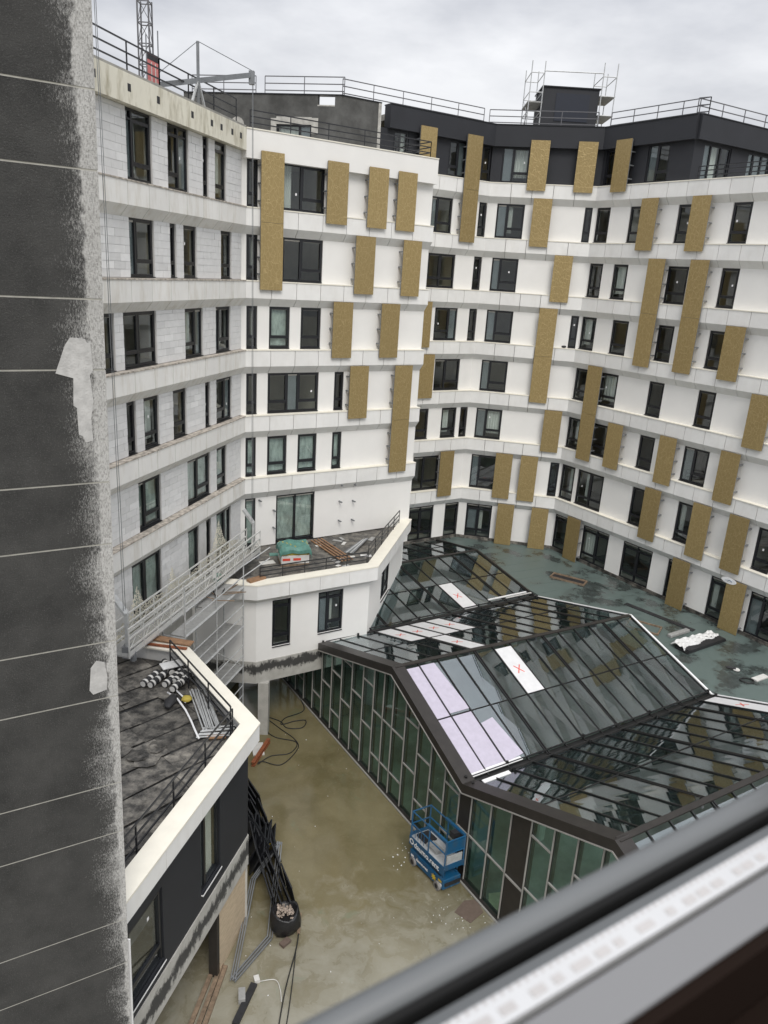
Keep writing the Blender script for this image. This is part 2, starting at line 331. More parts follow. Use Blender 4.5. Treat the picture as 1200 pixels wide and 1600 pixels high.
# ------------------------------------------------------------------ geometry helpers
class MB:
    def __init__(s): s.v = []; s.f = []; s.m = []
    def poly(s, pts, mi=0):
        i = len(s.v); s.v += [tuple(p) for p in pts]; s.f.append(tuple(range(i, i + len(pts)))); s.m.append(mi)
    def hexa(s, a, b, mi=0):
        """two quads a (4 pts) and b (4 pts), joined"""
        i = len(s.v); s.v += [tuple(p) for p in a] + [tuple(p) for p in b]
        for q in ((3, 2, 1, 0), (4, 5, 6, 7), (0, 1, 5, 4), (1, 2, 6, 5), (2, 3, 7, 6), (3, 0, 4, 7)):
            s.f.append(tuple(i + k for k in q)); s.m.append(mi)
        return s
    def prism(s, a, b, mi=0):
        n = len(a); i = len(s.v); s.v += [tuple(p) for p in a] + [tuple(p) for p in b]
        s.f.append(tuple(i + k for k in range(n - 1, -1, -1))); s.f.append(tuple(i + n + k for k in range(n)))
        for k in range(n): s.f.append((i + k, i + (k + 1) % n, i + n + (k + 1) % n, i + n + k))
        s.m += [mi] * (n + 2); return s
    def box(s, c, dx, dy, dz, ax=(1, 0, 0), ay=(0, 1, 0), az=(0, 0, 1), mi=0):
        c = Vector(c); x = Vector(ax) * dx / 2; y = Vector(ay) * dy / 2; z = Vector(az) * dz / 2
        return s.hexa([c - x - y - z, c + x - y - z, c + x + y - z, c - x + y - z], [c - x - y + z, c + x - y + z, c + x + y + z, c - x + y + z], mi)
    def bar(s, p, q, w, h=None, mi=0, up=(0, 0, 1)):
        p = Vector(p); q = Vector(q); d = (q - p)
        if d.length < 1e-6: return s
        d.normalize(); u = Vector(up)
        if abs(d.dot(u)) > 0.98: u = Vector((1, 0, 0))
        x = d.cross(u).normalized(); y = x.cross(d).normalized(); h = h or w
        x = x * w / 2; y = y * h / 2
        return s.hexa([p - x - y, p + x - y, p + x + y, p - x + y], [q - x - y, q + x - y, q + x + y, q - x + y], mi)
    def tube(s, pts, r, n=6, mi=0, caps=True):
        pts = [Vector(p) for p in pts]; base = len(s.v); k = len(pts)
        for j, p in enumerate(pts):
            d = (pts[min(j + 1, k - 1)] - pts[max(j - 1, 0)])
            d = d.normalized() if d.length > 1e-9 else Vector((0, 0, 1))
            u = Vector((0, 0, 1)) if abs(d.z) < 0.9 else Vector((1, 0, 0))
            x = d.cross(u).normalized(); y = x.cross(d)
            rr = r[j] if isinstance(r, (list, tuple)) else r
            for a in range(n):
                t = 2 * math.pi * a / n; s.v.append(tuple(p + x * math.cos(t) * rr + y * math.sin(t) * rr))
        for j in range(k - 1):
            for a in range(n):
                s.f.append((base + j * n + a, base + j * n + (a + 1) % n, base + (j + 1) * n + (a + 1) % n, base + (j + 1) * n + a)); s.m.append(mi)
        if caps:
            s.f.append(tuple(base + a for a in range(n - 1, -1, -1))); s.f.append(tuple(base + (k - 1) * n + a for a in range(n))); s.m += [mi, mi]
        return s
    def build(s, name, mats, parent=None, smooth=False, bevel=0.0, **props):
        if not s.v: return None
        lo = [min(p[i] for p in s.v) for i in range(3)]; hi = [max(p[i] for p in s.v) for i in range(3)]
        c = Vector([(a + b) / 2 for a, b in zip(lo, hi)]); c.z = lo[2]
        me = bpy.data.meshes.new(name); me.from_pydata([tuple(Vector(p) - c) for p in s.v], [], s.f)
        if isinstance(mats, str): mats = [mats]
        for k in mats: me.materials.append(MT[k])
        for poly, mi in zip(me.polygons, s.m): poly.material_index = mi; poly.use_smooth = smooth
        bm = bmesh.new(); bm.from_mesh(me); bmesh.ops.recalc_face_normals(bm, faces=bm.faces)
        if bevel:
            bmesh.ops.remove_doubles(bm, verts=bm.verts, dist=1e-5)
            bmesh.ops.bevel(bm, geom=list(bm.edges), offset=bevel, segments=1, affect='EDGES')
        bm.to_mesh(me); bm.free(); me.update()
        o = bpy.data.objects.new(name, me); col.objects.link(o); o.location = c
        if parent is not None: adopt(o, parent)
        tag(o, **props); return o
WORLD_OF = {}
def adopt(o, parent):
    """child keeps its world place; parent objects are never rotated here unless given a matrix"""
    o.parent = parent; o.matrix_parent_inverse = world_of(parent).inverted()
def world_of(o):
    m = Matrix.LocRotScale(o.location, o.rotation_euler, o.scale)
    return (world_of(o.parent) @ o.matrix_parent_inverse @ m) if o.parent else m
def tag(o, label=None, cat=None, group=None, kind=None):
    if label: o['label'] = label
    if cat: o['category'] = cat
    if group: o['group'] = group
    if kind: o['kind'] = kind
    return o
def thing(name, loc, label, cat, group=None):
    o = bpy.data.objects.new(name, None); col.objects.link(o); o.location = loc; o.empty_display_size = 0.3
    return tag(o, label, cat, group)
def inst(name, me, mw, parent=None, **props):
    o = bpy.data.objects.new(name, me); col.objects.link(o)
    o.matrix_world = mw
    l, r, s_ = mw.decompose(); o.location = l; o.rotation_euler = r.to_euler(); o.scale = s_
    if parent is not None: adopt(o, parent)
    tag(o, **props); return o
def mesh_of(mb, name, mats, bevel=0.0):
    o = mb.build(name, mats, bevel=bevel); me = o.data; bpy.data.objects.remove(o); return me

# ------------------------------------------------------------------ plan of the place (metres, z = 0 on the courtyard floor)
L = [26.01, 23.0, 19.99, 16.98, 13.97, 10.96, 7.65]        # tops of the parapet bands, storey by storey
PODIUM = 4.1
TOPB, TOPT = 27.9, 29.0
class Fac:
    def __init__(s, P, ang, length, k0=None, k1=None):
        s.P = Vector((P[0], P[1], 0)); a = R(ang); s.d = Vector((math.sin(a), math.cos(a), 0)); n = Vector((s.d.y, -s.d.x, 0))
        if n.dot(-s.P) < 0: n = -n
        s.n = n; s.len = length; s.k0 = k0; s.k1 = k1
    def p(s, u, off, z): q = s.P + s.d * u + s.n * off; return Vector((q.x, q.y, z))
    def u0(s, off): return off * s.k0 if s.k0 else 0.0
    def u1(s, off): return s.len - off * s.k1 if s.k1 else s.len
    def cu(s, u, off):                       # clamp to the mitred ends
        return max(s.u0(off), min(s.u1(off), u))
    def profile(s, mb, ua, ub, prof, mi=0):
        a = [s.p(s.u0(o) if ua is None else ua, o, z) for o, z in prof]; b = [s.p(s.u1(o) if ub is None else ub, o, z) for o, z in prof]
        mb.prism(a, b, mi)
    def box(s, mb, ua, ub, o0, o1, z0, z1, mi=0):
        s.profile(mb, ua, ub, [(o0, z0), (o1, z0), (o1, z1), (o0, z1)], mi)
KB, KF = math.tan(R(21.5)), math.tan(R(22.4))
FA = {'LF': Fac((-6.68, 34.32), 193.55, 14.0, KB), 'MF': Fac((-6.68, 34.32), 56.6, 9.87, KB),
      'R1': Fac((4.96, 47.31), 237.84, 9.6, KB), 'R2': Fac((4.96, 47.31), 100.8, 6.0, KB, KF), 'R3': Fac((10.85, 46.19), 145.64, 19.0, KF)}
WIN = {
'LF': [(0, 6.92, 8.44, 8.03), (0, 4.43, 5.91, 5.09), (0, 2.86, 3.33), (0, 1.34, 2.33), (1, 6.96, 8.48, 8.04), (1, 5.45, 5.89), (1, 3.9, 4.92), (1, 0.86, 1.84), (2, 9.56, 10.27), (2, 6.98, 9.04, 8.1), (2, 3.48, 4.92, 4.03), (2, 0.96, 2.35, 1.97), (3, 8.51, 9.07), (3, 6.98, 8.0), (3, 4.92, 5.95), (3, 2.9, 3.35), (3, 0.84, 2.34, 1.45), (4, 7.0, 8.54, 8.07), (4, 2.96, 4.94, 4.06), (4, 1.38, 2.36), (5, 7.14, 9.18, 8.26), (5, 4.04, 4.99), (5, 2.93, 3.39), (5, 0.94, 2.41, 1.5)],
'MF': [(0, 0.14, 0.66), (0, 1.82, 3.9, 2.74), (1, 0.13, 0.67), (1, 1.88, 3.9, 2.78), (2, 0.15, 0.68), (2, 1.26, 2.3), (2, 2.86, 3.92), (3, 0.16, 0.69), (3, 1.23, 3.91, 2.24, 2.82), (3, 4.78, 5.31), (4, 0.14, 0.67), (4, 1.25, 2.28), (4, 2.87, 3.91), (4, 4.79, 5.33), (5, 0.13, 0.68), (5, 1.77, 3.91, 2.82)],
'R1': [(-1, 1.75, 2.93, 2.25), (-1, -0.08, 0.56), (-1, 5.6, 6.6), (0, 2.35, 3.81, 3.4), (0, -0.08, 0.46), (1, 1.85, 3.78, 2.91), (1, -0.08, 0.48), (2, 1.35, 3.0, 1.95), (2, -0.08, 0.47), (3, 0.82, 2.71, 1.92), (4, 2.89, 3.87), (4, 0.76, 1.9), (4, -0.08, 0.46), (5, 1.8, 3.76, 2.96), (6, 1.89, 3.78, 2.89), (6, -0.08, 0.98)],
'R2': [(-1, 0.49, 2.08, 1.11), (0, 0.47, 2.08, 1.06), (0, 5.49, 5.92), (1, 0.49, 2.05, 0.98), (2, 0.48, 2.08, 1.03), (2, 5.52, 5.98), (3, 0.47, 2.09, 0.98), (4, 0.44, 2.07, 1.05), (5, 0.42, 2.08, 0.93), (5, 5.43, 5.99), (6, 0.41, 2.09, 1.18)],
'R3': [(-1, 0.08, 0.81), (-1, 2.92, 4.33, 3.53), (0, -0.06, 0.93), (0, 2.31, 3.19), (0, 5.39, 6.34), (0, 8.48, 9.5), (1, -0.04, 0.95), (1, 1.73, 2.75), (1, 5.36, 6.64), (1, 8.51, 9.48), (2, -0.06, 1.04), (2, 2.24, 3.39), (2, 5.37, 6.39), (2, 8.49, 9.43), (3, -0.01, 0.97), (3, 1.99, 3.25), (3, 5.39, 6.38), (3, 8.49, 9.51), (4, -0.06, 0.96), (4, 1.89, 3.08), (4, 5.36, 6.39), (4, 8.27, 9.79, 8.91), (5, -0.06, 1.05), (5, 1.3, 3.34, 2.33), (5, 5.45, 6.44), (5, 8.53, 9.54), (5, 13.17, 14.1), (6, -0.06, 1.1), (6, 2.32, 4.38, 3.45), (6, 5.45, 7.52, 6.5), (6, 8.58, 9.5), (6, 11.25, 12.2), (6, 13.5, 15.2, 14.2)]}
GOLD = {'MF': [(0, 2, 1.15), (0, 1, 4.33), (0, 1, 6.47), (0, 1, 8.09), (1, 2, 5.94), (1, 2, 8.6), (2, 3, 4.88), (2, 3, 7.57), (3, 4, 5.94), (3, 5, 8.58)],
'R1': [(-1, 0, 4.61), (-1, 1, 1.47), (1, 2, 4.68), (2, 3, 4.07), (3, 4, 3.59), (5, 6, 1.5)],
'R2': [(-1, 0, 2.59), (0, 1, 3.08), (1, 2, 4.64), (-1, 0, 5.21), (2, 4, 4.15), (4, 5, 5.19), (5, 6, 2.52), (5, 6, 4.1), (6, 7, 2.98), (6, 7, 5.16)],
'R3': [(-1, 0, 1.59), (0, 1, 3.89), (0, 1, 6.98), (1, 3, 4.91), (1, 3, 7.51), (2, 3, 10.13), (3, 5, 1.83), (4, 5, 3.94), (4, 5, 7.51), (4, 5, 11.19), (3, 4, 12.16), (5, 6, 7.14), (5, 6, 10.23), (5, 6, 12.34), (6, 7, 1.91), (6, 7, 9.67), (6, 7, 12.92)]}
REC = -0.30
def zone(f, row):
    if row == -1: return L[0], TOPB
    top = L[row] - 1.11
    if row == 0 and f == 'LF': top = 25.16
    if row == 0 and f == 'MF': top = 24.92
    bot = L[row + 1] if row < 6 else PODIUM + 0.12
    if row == 5 and f in ('LF', 'MF'): bot = 7.34
    return bot, top

# ------------------------------------------------------------------ the setting: courtyard floor
mb = MB(); mb.poly([(-260, -200, 0), (260, -200, 0), (260, 320, 0), (-260, 320, 0)])
mb.build('courtyard_ground', 'ground', kind='structure')

# ------------------------------------------------------------------ buildings: common pieces
def make_window(f, root, u0, u1, z0, z1, mulls, film=False, top_transom=False, black=False, kind=None):
    F = FA[f]; g = 0.012; fw = 0.075; a, b = u0 + g, u1 - g
    o0, o1 = REC - 0.14, REC - 0.045; z0 += 0.05
    mb = MB()
    F.box(mb, a, a + fw, o0, o1, z0, z1); F.box(mb, b - fw, b, o0, o1, z0, z1)
    F.box(mb, a + fw, b - fw, o0, o1, z0, z0 + fw); F.box(mb, a + fw, b - fw, o0, o1, z1 - fw, z1)
    cols = [a + fw] + list(mulls) + [b - fw]; openings = []
    for m_ in mulls: F.box(mb, m_ - 0.05, m_ + 0.05, o0, o1 + 0.004, z0 + fw, z1 - fw)
    wid = [cols[i + 1] - cols[i] for i in range(len(cols) - 1)]; mx = max(wid)
    for i in range(len(cols) - 1):
        ca = cols[i] + (0.05 if i else 0); cb = cols[i + 1] - (0.05 if i < len(cols) - 2 else 0)
        za, zb = z0 + fw, z1 - fw
        if top_transom:
            zt = zb - 0.24; F.box(mb, ca, cb, o0, o1 - 0.003, zt - 0.03, zt + 0.03); openings.append((ca, cb, zt + 0.03, zb)); zb = zt - 0.03
        narrow = len(wid) > 1 and wid[i] < 0.8 * mx
        if not narrow and kind != 'door':
            zt = za + 0.40; F.box(mb, ca, cb, o0, o1 - 0.003, zt - 0.045, zt + 0.045)
            openings.append((ca, cb, za, zt - 0.045))
            # the opening sash has a rim of its own
            s = 0.045
            for r_ in ((ca, ca + s, zt + 0.045, zb), (cb - s, cb, zt + 0.045, zb), (ca + s, cb - s, zt + 0.045, zt + 0.045 + s), (ca + s, cb - s, zb - s, zb)):
                F.box(mb, r_[0], r_[1], o0 + 0.01, o1 + 0.008, r_[2], r_[3])
            openings.append((ca + s, cb - s, zt + 0.045 + s, zb - s))
        else: openings.append((ca, cb, za, zb))
    w = mb.build('window', 'frame', root)
    for (ca, cb, za, zb) in openings:
        p = MB(); F.box(p, ca, cb, o0 + 0.035, o0 + 0.045, za, zb); p.build('pane', 'glass', w)
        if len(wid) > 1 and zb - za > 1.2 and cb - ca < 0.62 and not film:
            p = MB(); F.box(p, ca + 0.004, cb - 0.004, o0 + 0.022, o0 + 0.03, za, zb); p.build('painted_reflection', 'painted_reflection', w)  # opaque plate added behind narrow panes, coloured like their paler reflection
    if not film:
        big = max(openings, key=lambda q: (q[1] - q[0]) * (q[3] - q[2])); ca, cb, za, zb = big; rv = rnd.random()
        if rv < 0.30 or black:
            p = MB(); k_ = 10; fr_ = 1.0 if black or rv < 0.12 else rnd.uniform(0.3, 0.7); left = rnd.random() < 0.5
            ua, ub = (ca, ca + (cb - ca) * fr_) if left else (cb - (cb - ca) * fr_, cb)
            for i in range(k_):
                x0_, x1_ = ua + (ub - ua) * i / k_, ua + (ub - ua) * (i + 1) / k_; o_ = lambda q: o0 - 0.10 + (0.02 if q % 2 else -0.02)
                p.poly([F.p(x0_, o_(i), za - 0.3), F.p(x1_, o_(i + 1), za - 0.3), F.p(x1_, o_(i + 1), zb + 0.1), F.p(x0_, o_(i), zb + 0.1)])
            p.build('curtain', 'curtain', w)
        if rnd.random() < 0.28:
            uc, zc = rnd.uniform(ca + 0.15, cb - 0.15) if cb - ca > 0.4 else (ca + cb) / 2, rnd.uniform(za + 0.3, zb - 0.4)
            p = MB(); F.box(p, uc - 0.04, uc + 0.04, o0 + 0.047, o0 + 0.05, zc, zc + 0.1); p.build('sticker', 'sticker', w)
    if film:
        p = MB(); n = 6
        for i in range(n):
            for j in range(8):
                ua, ub = a + 0.1 + (b - a - 0.2) * i / n, a + 0.1 + (b - a - 0.2) * (i + 1) / n
                za, zb = z0 + 0.1 + (z1 - z0 - 0.2) * j / 8, z0 + 0.1 + (z1 - z0 - 0.2) * (j + 1) / 8
                dz = lambda u_, z_: 0.03 * math.sin(u_ * 9 + z_ * 3) * math.cos(z_ * 2.3 + u_)
                p.poly([F.p(ua, o0 - 0.05 + dz(ua, za), za), F.p(ub, o0 - 0.05 + dz(ub, za), za), F.p(ub, o0 - 0.05 + dz(ub, zb), zb), F.p(ua, o0 - 0.05 + dz(ua, zb), zb)])
        p.build('plastic_sheet', 'film_window', w, smooth=True)
    # sill flashing
    s = MB(); F.box(s, a, b, REC - 0.03, REC + 0.05, z0 - 0.03, z0 - 0.005); s.build('sill', 'frame', w)
    return w
bracket_me = mesh_of(MB().box((0, 0, 0), 0.07, 0.40, 0.055), 'bracket', 'steel')
def gold_panel(f, root, r0, r1, uc):
    F = FA[f]; w = 1.06; t = (L[r0] if r0 >= 0 else 29.03) - 0.78
    b = (L[r1] - 0.38) if r1 < 7 else PODIUM + 0.02
    if r1 == 6: b = L[6] - 0.42
    ofs = 0.10 + rnd.uniform(0, 0.03)
    mb = MB(); F.box(mb, uc - w / 2, uc + w / 2, ofs, ofs + 0.035, b, t)
    if r1 - r0 > 1:                                     # two sheets with a joint
        mb = MB(); zm = b + (t - b) / 2
        F.box(mb, uc - w / 2, uc + w / 2, ofs, ofs + 0.035, zm + 0.006, t); F.box(mb, uc - w / 2, uc + w / 2, ofs, ofs + 0.035, b, zm - 0.006)
    o = mb.build('cladding_panel', 'gold', root)
    rim = MB()
    for s in (-1, 1): F.box(rim, uc + s * (w / 2 - 0.012) - 0.015, uc + s * (w / 2 - 0.012) + 0.015, ofs - 0.05, ofs - 0.002, b + 0.02, t - 0.02)
    rim.build('edge_frame', 'steel', o)
    for rr in range(r0, r1):
        if rr >= 6: z0, z1 = PODIUM + 0.3, L[6] - 1.4
        else: z0, z1 = (L[rr + 1] + 0.25), (L[rr] - 1.35 if rr >= 0 else TOPB - 0.3)
        for s in (-1, 1):
            for k in range(3):
                z = z0 + (z1 - z0) * k / 2; c = F.p(uc + s * (w / 2 - 0.06), ofs - 0.215, z)
                mw = Matrix.Translation(c) @ Matrix((F.d.to_3d(), F.n.to_3d(), Vector((0, 0, 1)))).transposed().to_4x4()
                inst('bracket', bracket_me, mw, o)
    return o
def band(f, root, zt, mat, cop, w=1.25, start=None, end=None, h=0.76, chamfer=True):
    """parapet band of precast panels: upright face, chamfered underside, coping"""
    F = FA[f]; ua = 0.0 if start is None else start; ub = F.len if end is None else end
    n = max(1, round((ub - ua) / w)); step = (ub - ua) / n; g = 0.013
    prof = [(0, zt - 0.05), (0, zt - h), (REC, zt - 1.11), (REC - 0.06, zt - 1.11), (REC - 0.06, zt - 0.05)]
    if not chamfer: prof = [(0, zt - 0.05), (0, zt - h), (REC - 0.06, zt - h), (REC - 0.06, zt - 0.05)]
    for i in range(n):
        a = ua + i * step + g; b = ua + (i + 1) * step - g
        if i == 0 and start is None and F.k0: a = None
        if i == n - 1 and end is None and F.k1: b = None
        mb = MB(); F.profile(mb, a, b, prof); mb.build('parapet_panel', mat, root)
    mb = MB(); A = None if start is None else start; B_ = None if end is None else end
    F.box(mb, A, B_, REC - 0.05, 0.025, zt - 0.047, zt); mb.build('coping', cop, root)
    mb = MB(); F.box(mb, A, B_, -0.62, REC - 0.065, zt - 1.25, zt - 0.06); mb.build('spandrel', 'slab', root)
def piers(f, root, row, mat, backmat=None, end=None):
    """wall between the windows of one storey"""
    F = FA[f]; z0, z1 = zone(f, row); ws = sorted([w for w in WIN[f] if w[0] == row], key=lambda w: w[1])
    edges = []; cur = None
    for w in ws: edges.append((cur, w[1])); cur = w[2]
    edges.append((cur, end))
    for a, b in edges:
        if a is not None and b is not None and b - a < 0.02: continue
        if a is None and F.k0 and b < F.u0(REC) + 0.05: continue
        if b is None and F.k1 and a > F.u1(REC) - 0.05: continue
        mb = MB(); F.box(mb, a, b, -0.60, REC, z0 - 0.02, z1); mb.build('wall', mat, root)
    return None, [(F.u0(REC) if a is None else a, (F.u1(REC) if b is None else b)) for a, b in edges], z0, z1
def interiors(f, root, rows, end=None, seed=1):
    F = FA[f]; r_ = random.Random(seed)
    fl = MB(); wl = MB()
    for row in rows:
        z0, z1 = zone(f, row); zt = z1 + 0.12; zb = z0 - 0.30
        F.box(fl, None, end, -5.6, -0.63, zb - 0.1, zb); F.box(wl, None, end, -4.6, -4.5, zb, zt + 0.4)
        F.box(wl, None, end, -4.5, -0.63, zt + 0.02, zt + 0.1)
        u = F.u0(-1) + r_.uniform(0.9, 2.2) if row % 2 else F.u0(-1) + 2.6
        lim = F.len if end is None else end
        ws = [w for w in WIN[f] if w[0] == row]
        while u < lim - 0.3:
            if not any(w[1] - 0.12 < u < w[2] + 0.12 for w in ws): F.box(wl, u - 0.05, u + 0.05, -4.5, -0.62, zb, zt); u += r_.uniform(2.4, 3.4)
            else: u += 0.35
    fl.build('floor_slab', 'int_floor', root); wl.build('partition', 'interior', root)
def railing(root, pts, h=0.95, rails=(0.95, 0.62, 0.32), r=0.022, step=1.9, mat='rail', posts_at_ends=True):
    """each run one object"""
    for a, b in zip(pts[:-1], pts[1:]):
        a = Vector(a); b = Vector(b); mb = MB()
        n = max(1, round((b - a).length / step))
        for i in range(n + 1):
            p = a.lerp(b, i / n); mb.bar(p - Vector((0, 0, 0.12)), p + Vector((0, 0, h)), r * 1.8, r * 1.8)
        up = Vector((0, 0, 1))
        for z in rails: mb.bar(a + up * z, b + up * z, r * 1.7, r * 2)
        mb.build('railing', mat, root)

# ------------------------------------------------------------------ block-walled wing (LF)
lf = thing('apartment_wing', (-9, 27, 0), 'long wing with bare grey block walls and stained white balcony bands', 'building')
F = FA['LF']
blocks = []                                             # (u, z, width, height)
for row in range(6):
    o, ed, z0, z1 = piers('LF', lf, row, 'mortar')
    h = 0.25; k = 0; z = z0 + 0.02
    while z < z1 - 0.02:
        hh = min(h, z1 - z)
        for a, b in ed:
            if b is None: continue
            b = min(b, 11.6)
            if b - a < 0.12: continue
            u = a - (0.31 if k % 2 else 0.0) - rnd.uniform(0, 0.12)
            while u < b:
                ua, ub = max(u, a), min(u + 0.62, b)
                if ub - ua > 0.05: blocks.append((ua + 0.004, ub - 0.004, z + 0.004, z + hh - 0.004))
                u += 0.62
        z += h; k += 1
blocks.sort(key=lambda q: -(q[1] - q[0]) * (q[3] - q[2]) * (0.5 + q[0] / 12))
unit = mesh_of(MB().box((0, 0, 0.5), 1, 1, 1), 'block', 'block')
rest = MB(); nb = 0
rot = Matrix((F.d, F.n, Vector((0, 0, 1)))).transposed().to_4x4()
for (ua, ub, za, zb) in blocks:
    j = rnd.uniform(0.0, 0.012)
    if nb < 300:
        c = F.p((ua + ub) / 2, REC - 0.03 + j + 0.02, za)
        inst('block', unit, Matrix.Translation(c) @ rot @ Matrix.Diagonal((ub - ua, 0.06, zb - za, 1)), lf); nb += 1
    else: F.box(rest, ua, ub, REC - 0.04, REC + 0.02 + j, za, zb)
rest.build('blockwork', 'block', lf, kind='stuff')
for i in range(1, 6): band('LF', lf, L[i], 'panel_dirty', 'coping_dirty', 1.28)
mb = MB(); F.profile(mb, None, None, [(0.0, 26.02), (0.0, 25.17), (-0.62, 25.17), (-0.62, 26.02)])
mb.build('roof_band', 'roof_band', lf)
mb = MB(); F.box(mb, None, None, -0.7, -0.02, 26.022, 26.10); mb.build('roof_coping', 'slab', lf)
for u in (0.55, 1.35, 2.3, 3.1, 4.6, 6.9, 8.6, 10.4):
    mb = MB(); F.box(mb, u - 0.09, u + 0.09, -0.01, 0.004, 25.52, 25.74); mb.build('scupper', 'dark', lf)
for w in WIN['LF']:
    z0, z1 = zone('LF', w[0])
    make_window('LF', lf, w[1], w[2], z0, z1, w[3:], film=(w[0] >= 4 and w[1] > 0.9), top_transom=(w[0] == 0))
interiors('LF', lf, range(6), seed=3)
mb = MB(); F.box(mb, None, None, -8, -0.62, 25.6, 26.0); mb.build('roof_slab', 'slab', lf)
mb = MB(); F.box(mb, None, None, -0.9, -0.35, 0, 7.3); mb.build('lower_wall', 'concrete', lf)
mb = MB(); F.box(mb, 13.9, 14.0, -6, -0.62, 0, 25.6); F.box(mb, None, None, -8.0, -7.9, 0, 25.6); mb.build('back_wall', 'slab', lf)
railing(lf, [F.p(0.25, -0.35, 26.1), F.p(6.2, -0.35, 26.1), F.p(13.9, -0.35, 26.1)], h=0.92, rails=(0.92, 0.6, 0.3), step=1.95)

# ------------------------------------------------------------------ gold-panelled wing with the terrace (MF)
mf = thing('apartment_wing', (-2, 36, 0), 'white rendered wing with gold panels above a littered terrace', 'building')
F = FA['MF']
for row in range(6): piers('MF', mf, row, 'render')
for i in range(1, 6): band('MF', mf, L[i], 'panel', 'coping', 1.24)
mb = MB(); F.profile(mb, None, None, [(0.0, 26.0), (0.0, 24.9), (-0.62, 24.9), (-0.62, 26.0)]); mb.build('roof_fascia', 'render', mf)
mb = MB(); F.box(mb, None, None, -0.64, 0.03, 26.004, 26.05); mb.build('roof_coping', 'coping', mf)
for w in WIN['MF']:
    z0, z1 = zone('MF', w[0])
    make_window('MF', mf, w[1], w[2], z0, z1, w[3:], film=(w[0] >= 4) or (w == WIN['MF'][5]), kind='door' if w[0] == 5 else None)
for g in GOLD['MF']: gold_panel('MF', mf, *g)
interiors('MF', mf, range(6), seed=5)
mb = MB(); F.box(mb, None, 9.5, -6, -0.62, 25.4, 25.7); mb.build('roof_slab', 'slab', mf)
# return wall at the free end
mb = MB()
F.box(mb, 9.55, 9.87 - 0.03, -6, -0.601, 2.7, 25.4); mb.build('return_wall', 'render', mf)
for i in range(1, 6):
    mb = MB(); zt = L[i]
    a = [F.p(9.87 + o + 0.0, -0.37, z) for o, z in ((0.0, zt - 0.05), (0.0, zt - 0.76), (-0.25, zt - 1.11), (-0.3, zt - 1.11), (-0.3, zt - 0.05))]
    b = [v - F.n * 4.5 for v in a]; mb.prism(a, b); mb.build('return_band', 'panel', mf)
railing(mf, [F.p(0.3, -0.35, 26.05), F.p(9.6, -0.35, 26.05), F.p(9.6, -3.5, 26.05)], h=0.72, rails=(0.72, 0.48, 0.24), step=1.7)
for (u, z) in ((5.35, 10.05), (6.15, 10.0), (5.35, 9.15), (6.15, 9.1), (5.35, 8.1), (6.15, 8.05), (1.62, 9.1), (1.62, 8.2), (0.85, 9.7)):
    mw = Matrix.Translation(F.p(u, REC + 0.14, z)) @ Matrix((F.d, F.n, Vector((0, 0, 1)))).transposed().to_4x4() @ Matrix.Diagonal((1, 0.8, 1, 1))
    inst('wall_bracket', bracket_me, mw, mf)
# terrace block below: plan corners of the parapet
def off_poly(pts, d):
    """offset an open polyline to its left-hand side by d (plan)"""
    out = []
    for i, p in enumerate(pts):
        p = Vector(p[:2]); ns = []
        for a, b in ((i - 1, i), (i, i + 1)):
            if a < 0 or b >= len(pts): continue
            e = (Vector(pts[b][:2]) - Vector(pts[a][:2])).normalized(); ns.append(Vector((-e.y, e.x)))
        if len(ns) == 1: out.append(p + ns[0] * d)
        else:
            n = (ns[0] + ns[1]).normalized(); out.append(p + n * (d / max(0.3, n.dot(ns[0]))))
    return out
def strip(mb, a, b, z0, z1, mi=0):
    """solid between two plan polylines of equal length"""
    for i in range(len(a) - 1):
        q = [a[i], a[i + 1], b[i + 1], b[i]]
        mb.hexa([(p.x, p.y, z0) for p in q], [(p.x, p.y, z1) for p in q], mi)
T = [Vector(p) for p in ((-8.1, 29.48), (-5.18, 29.48), (-0.11, 32.57), (1.56, 39.96))]
def parapet_run(root, T, zt, mat, cop, cw, h=0.70, rec=0.40, joint=1.35, chamfer=True):
    for i in range(len(T) - 1):
        a0, b0 = T[i], T[i + 1]; e = (b0 - a0); n = max(1, round(e.length / joint))
        inn = off_poly(T, rec); 
        for k in range(n):
            f0, f1 = k / n, (k + 1) / n
            g = 0.009 / e.length
            fa = f0 if k == 0 else f0 + g; fb = f1 if k == n - 1 else f1 - g
            o0, o1 = a0.lerp(b0, fa), a0.lerp(b0, fb); i0, i1 = inn[i].lerp(inn[i + 1], fa), inn[i].lerp(inn[i + 1], fb)
            zc = zt - h - 0.30 if chamfer else zt - h
            A = [(o0.x, o0.y, zt - 0.06), (o0.x, o0.y, zt - h), (i0.x, i0.y, zc), (i0.x, i0.y, zt - 0.06)]
            B = [(o1.x, o1.y, zt - 0.06), (o1.x, o1.y, zt - h), (i1.x, i1.y, zc), (i1.x, i1.y, zt - 0.06)]
            mb = MB(); mb.prism(A, B); mb.build('parapet_panel', mat, root)
    o = off_poly(T, -0.02); q = off_poly(T, cw)
    for i in range(len(T) - 1):
        mb = MB(); strip(mb, [o[i], o[i + 1]], [q[i], q[i + 1]], zt - 0.056, zt); mb.build('coping', cop, root)
parapet_run(mf, T, L[6], 'panel', 'coping', 0.55)
W1 = off_poly(T, 0.40); W2 = off_poly(T, 0.70)
TERR = [('A', 0.135, 0.275), ('B', 0.50, 0.70)]
def plan_fac(a, b, outward_left=False):
    """a facade frame on the plan segment a-b whose wall face is the segment itself"""
    e = Vector((b.x - a.x, b.y - a.y)); F_ = Fac((a.x, a.y), math.degrees(math.atan2(e.x, e.y)), e.length); return F_
FA['T1'] = plan_fac(W1[1], W1[2]); FA['T2'] = plan_fac(W1[2], W1[3])
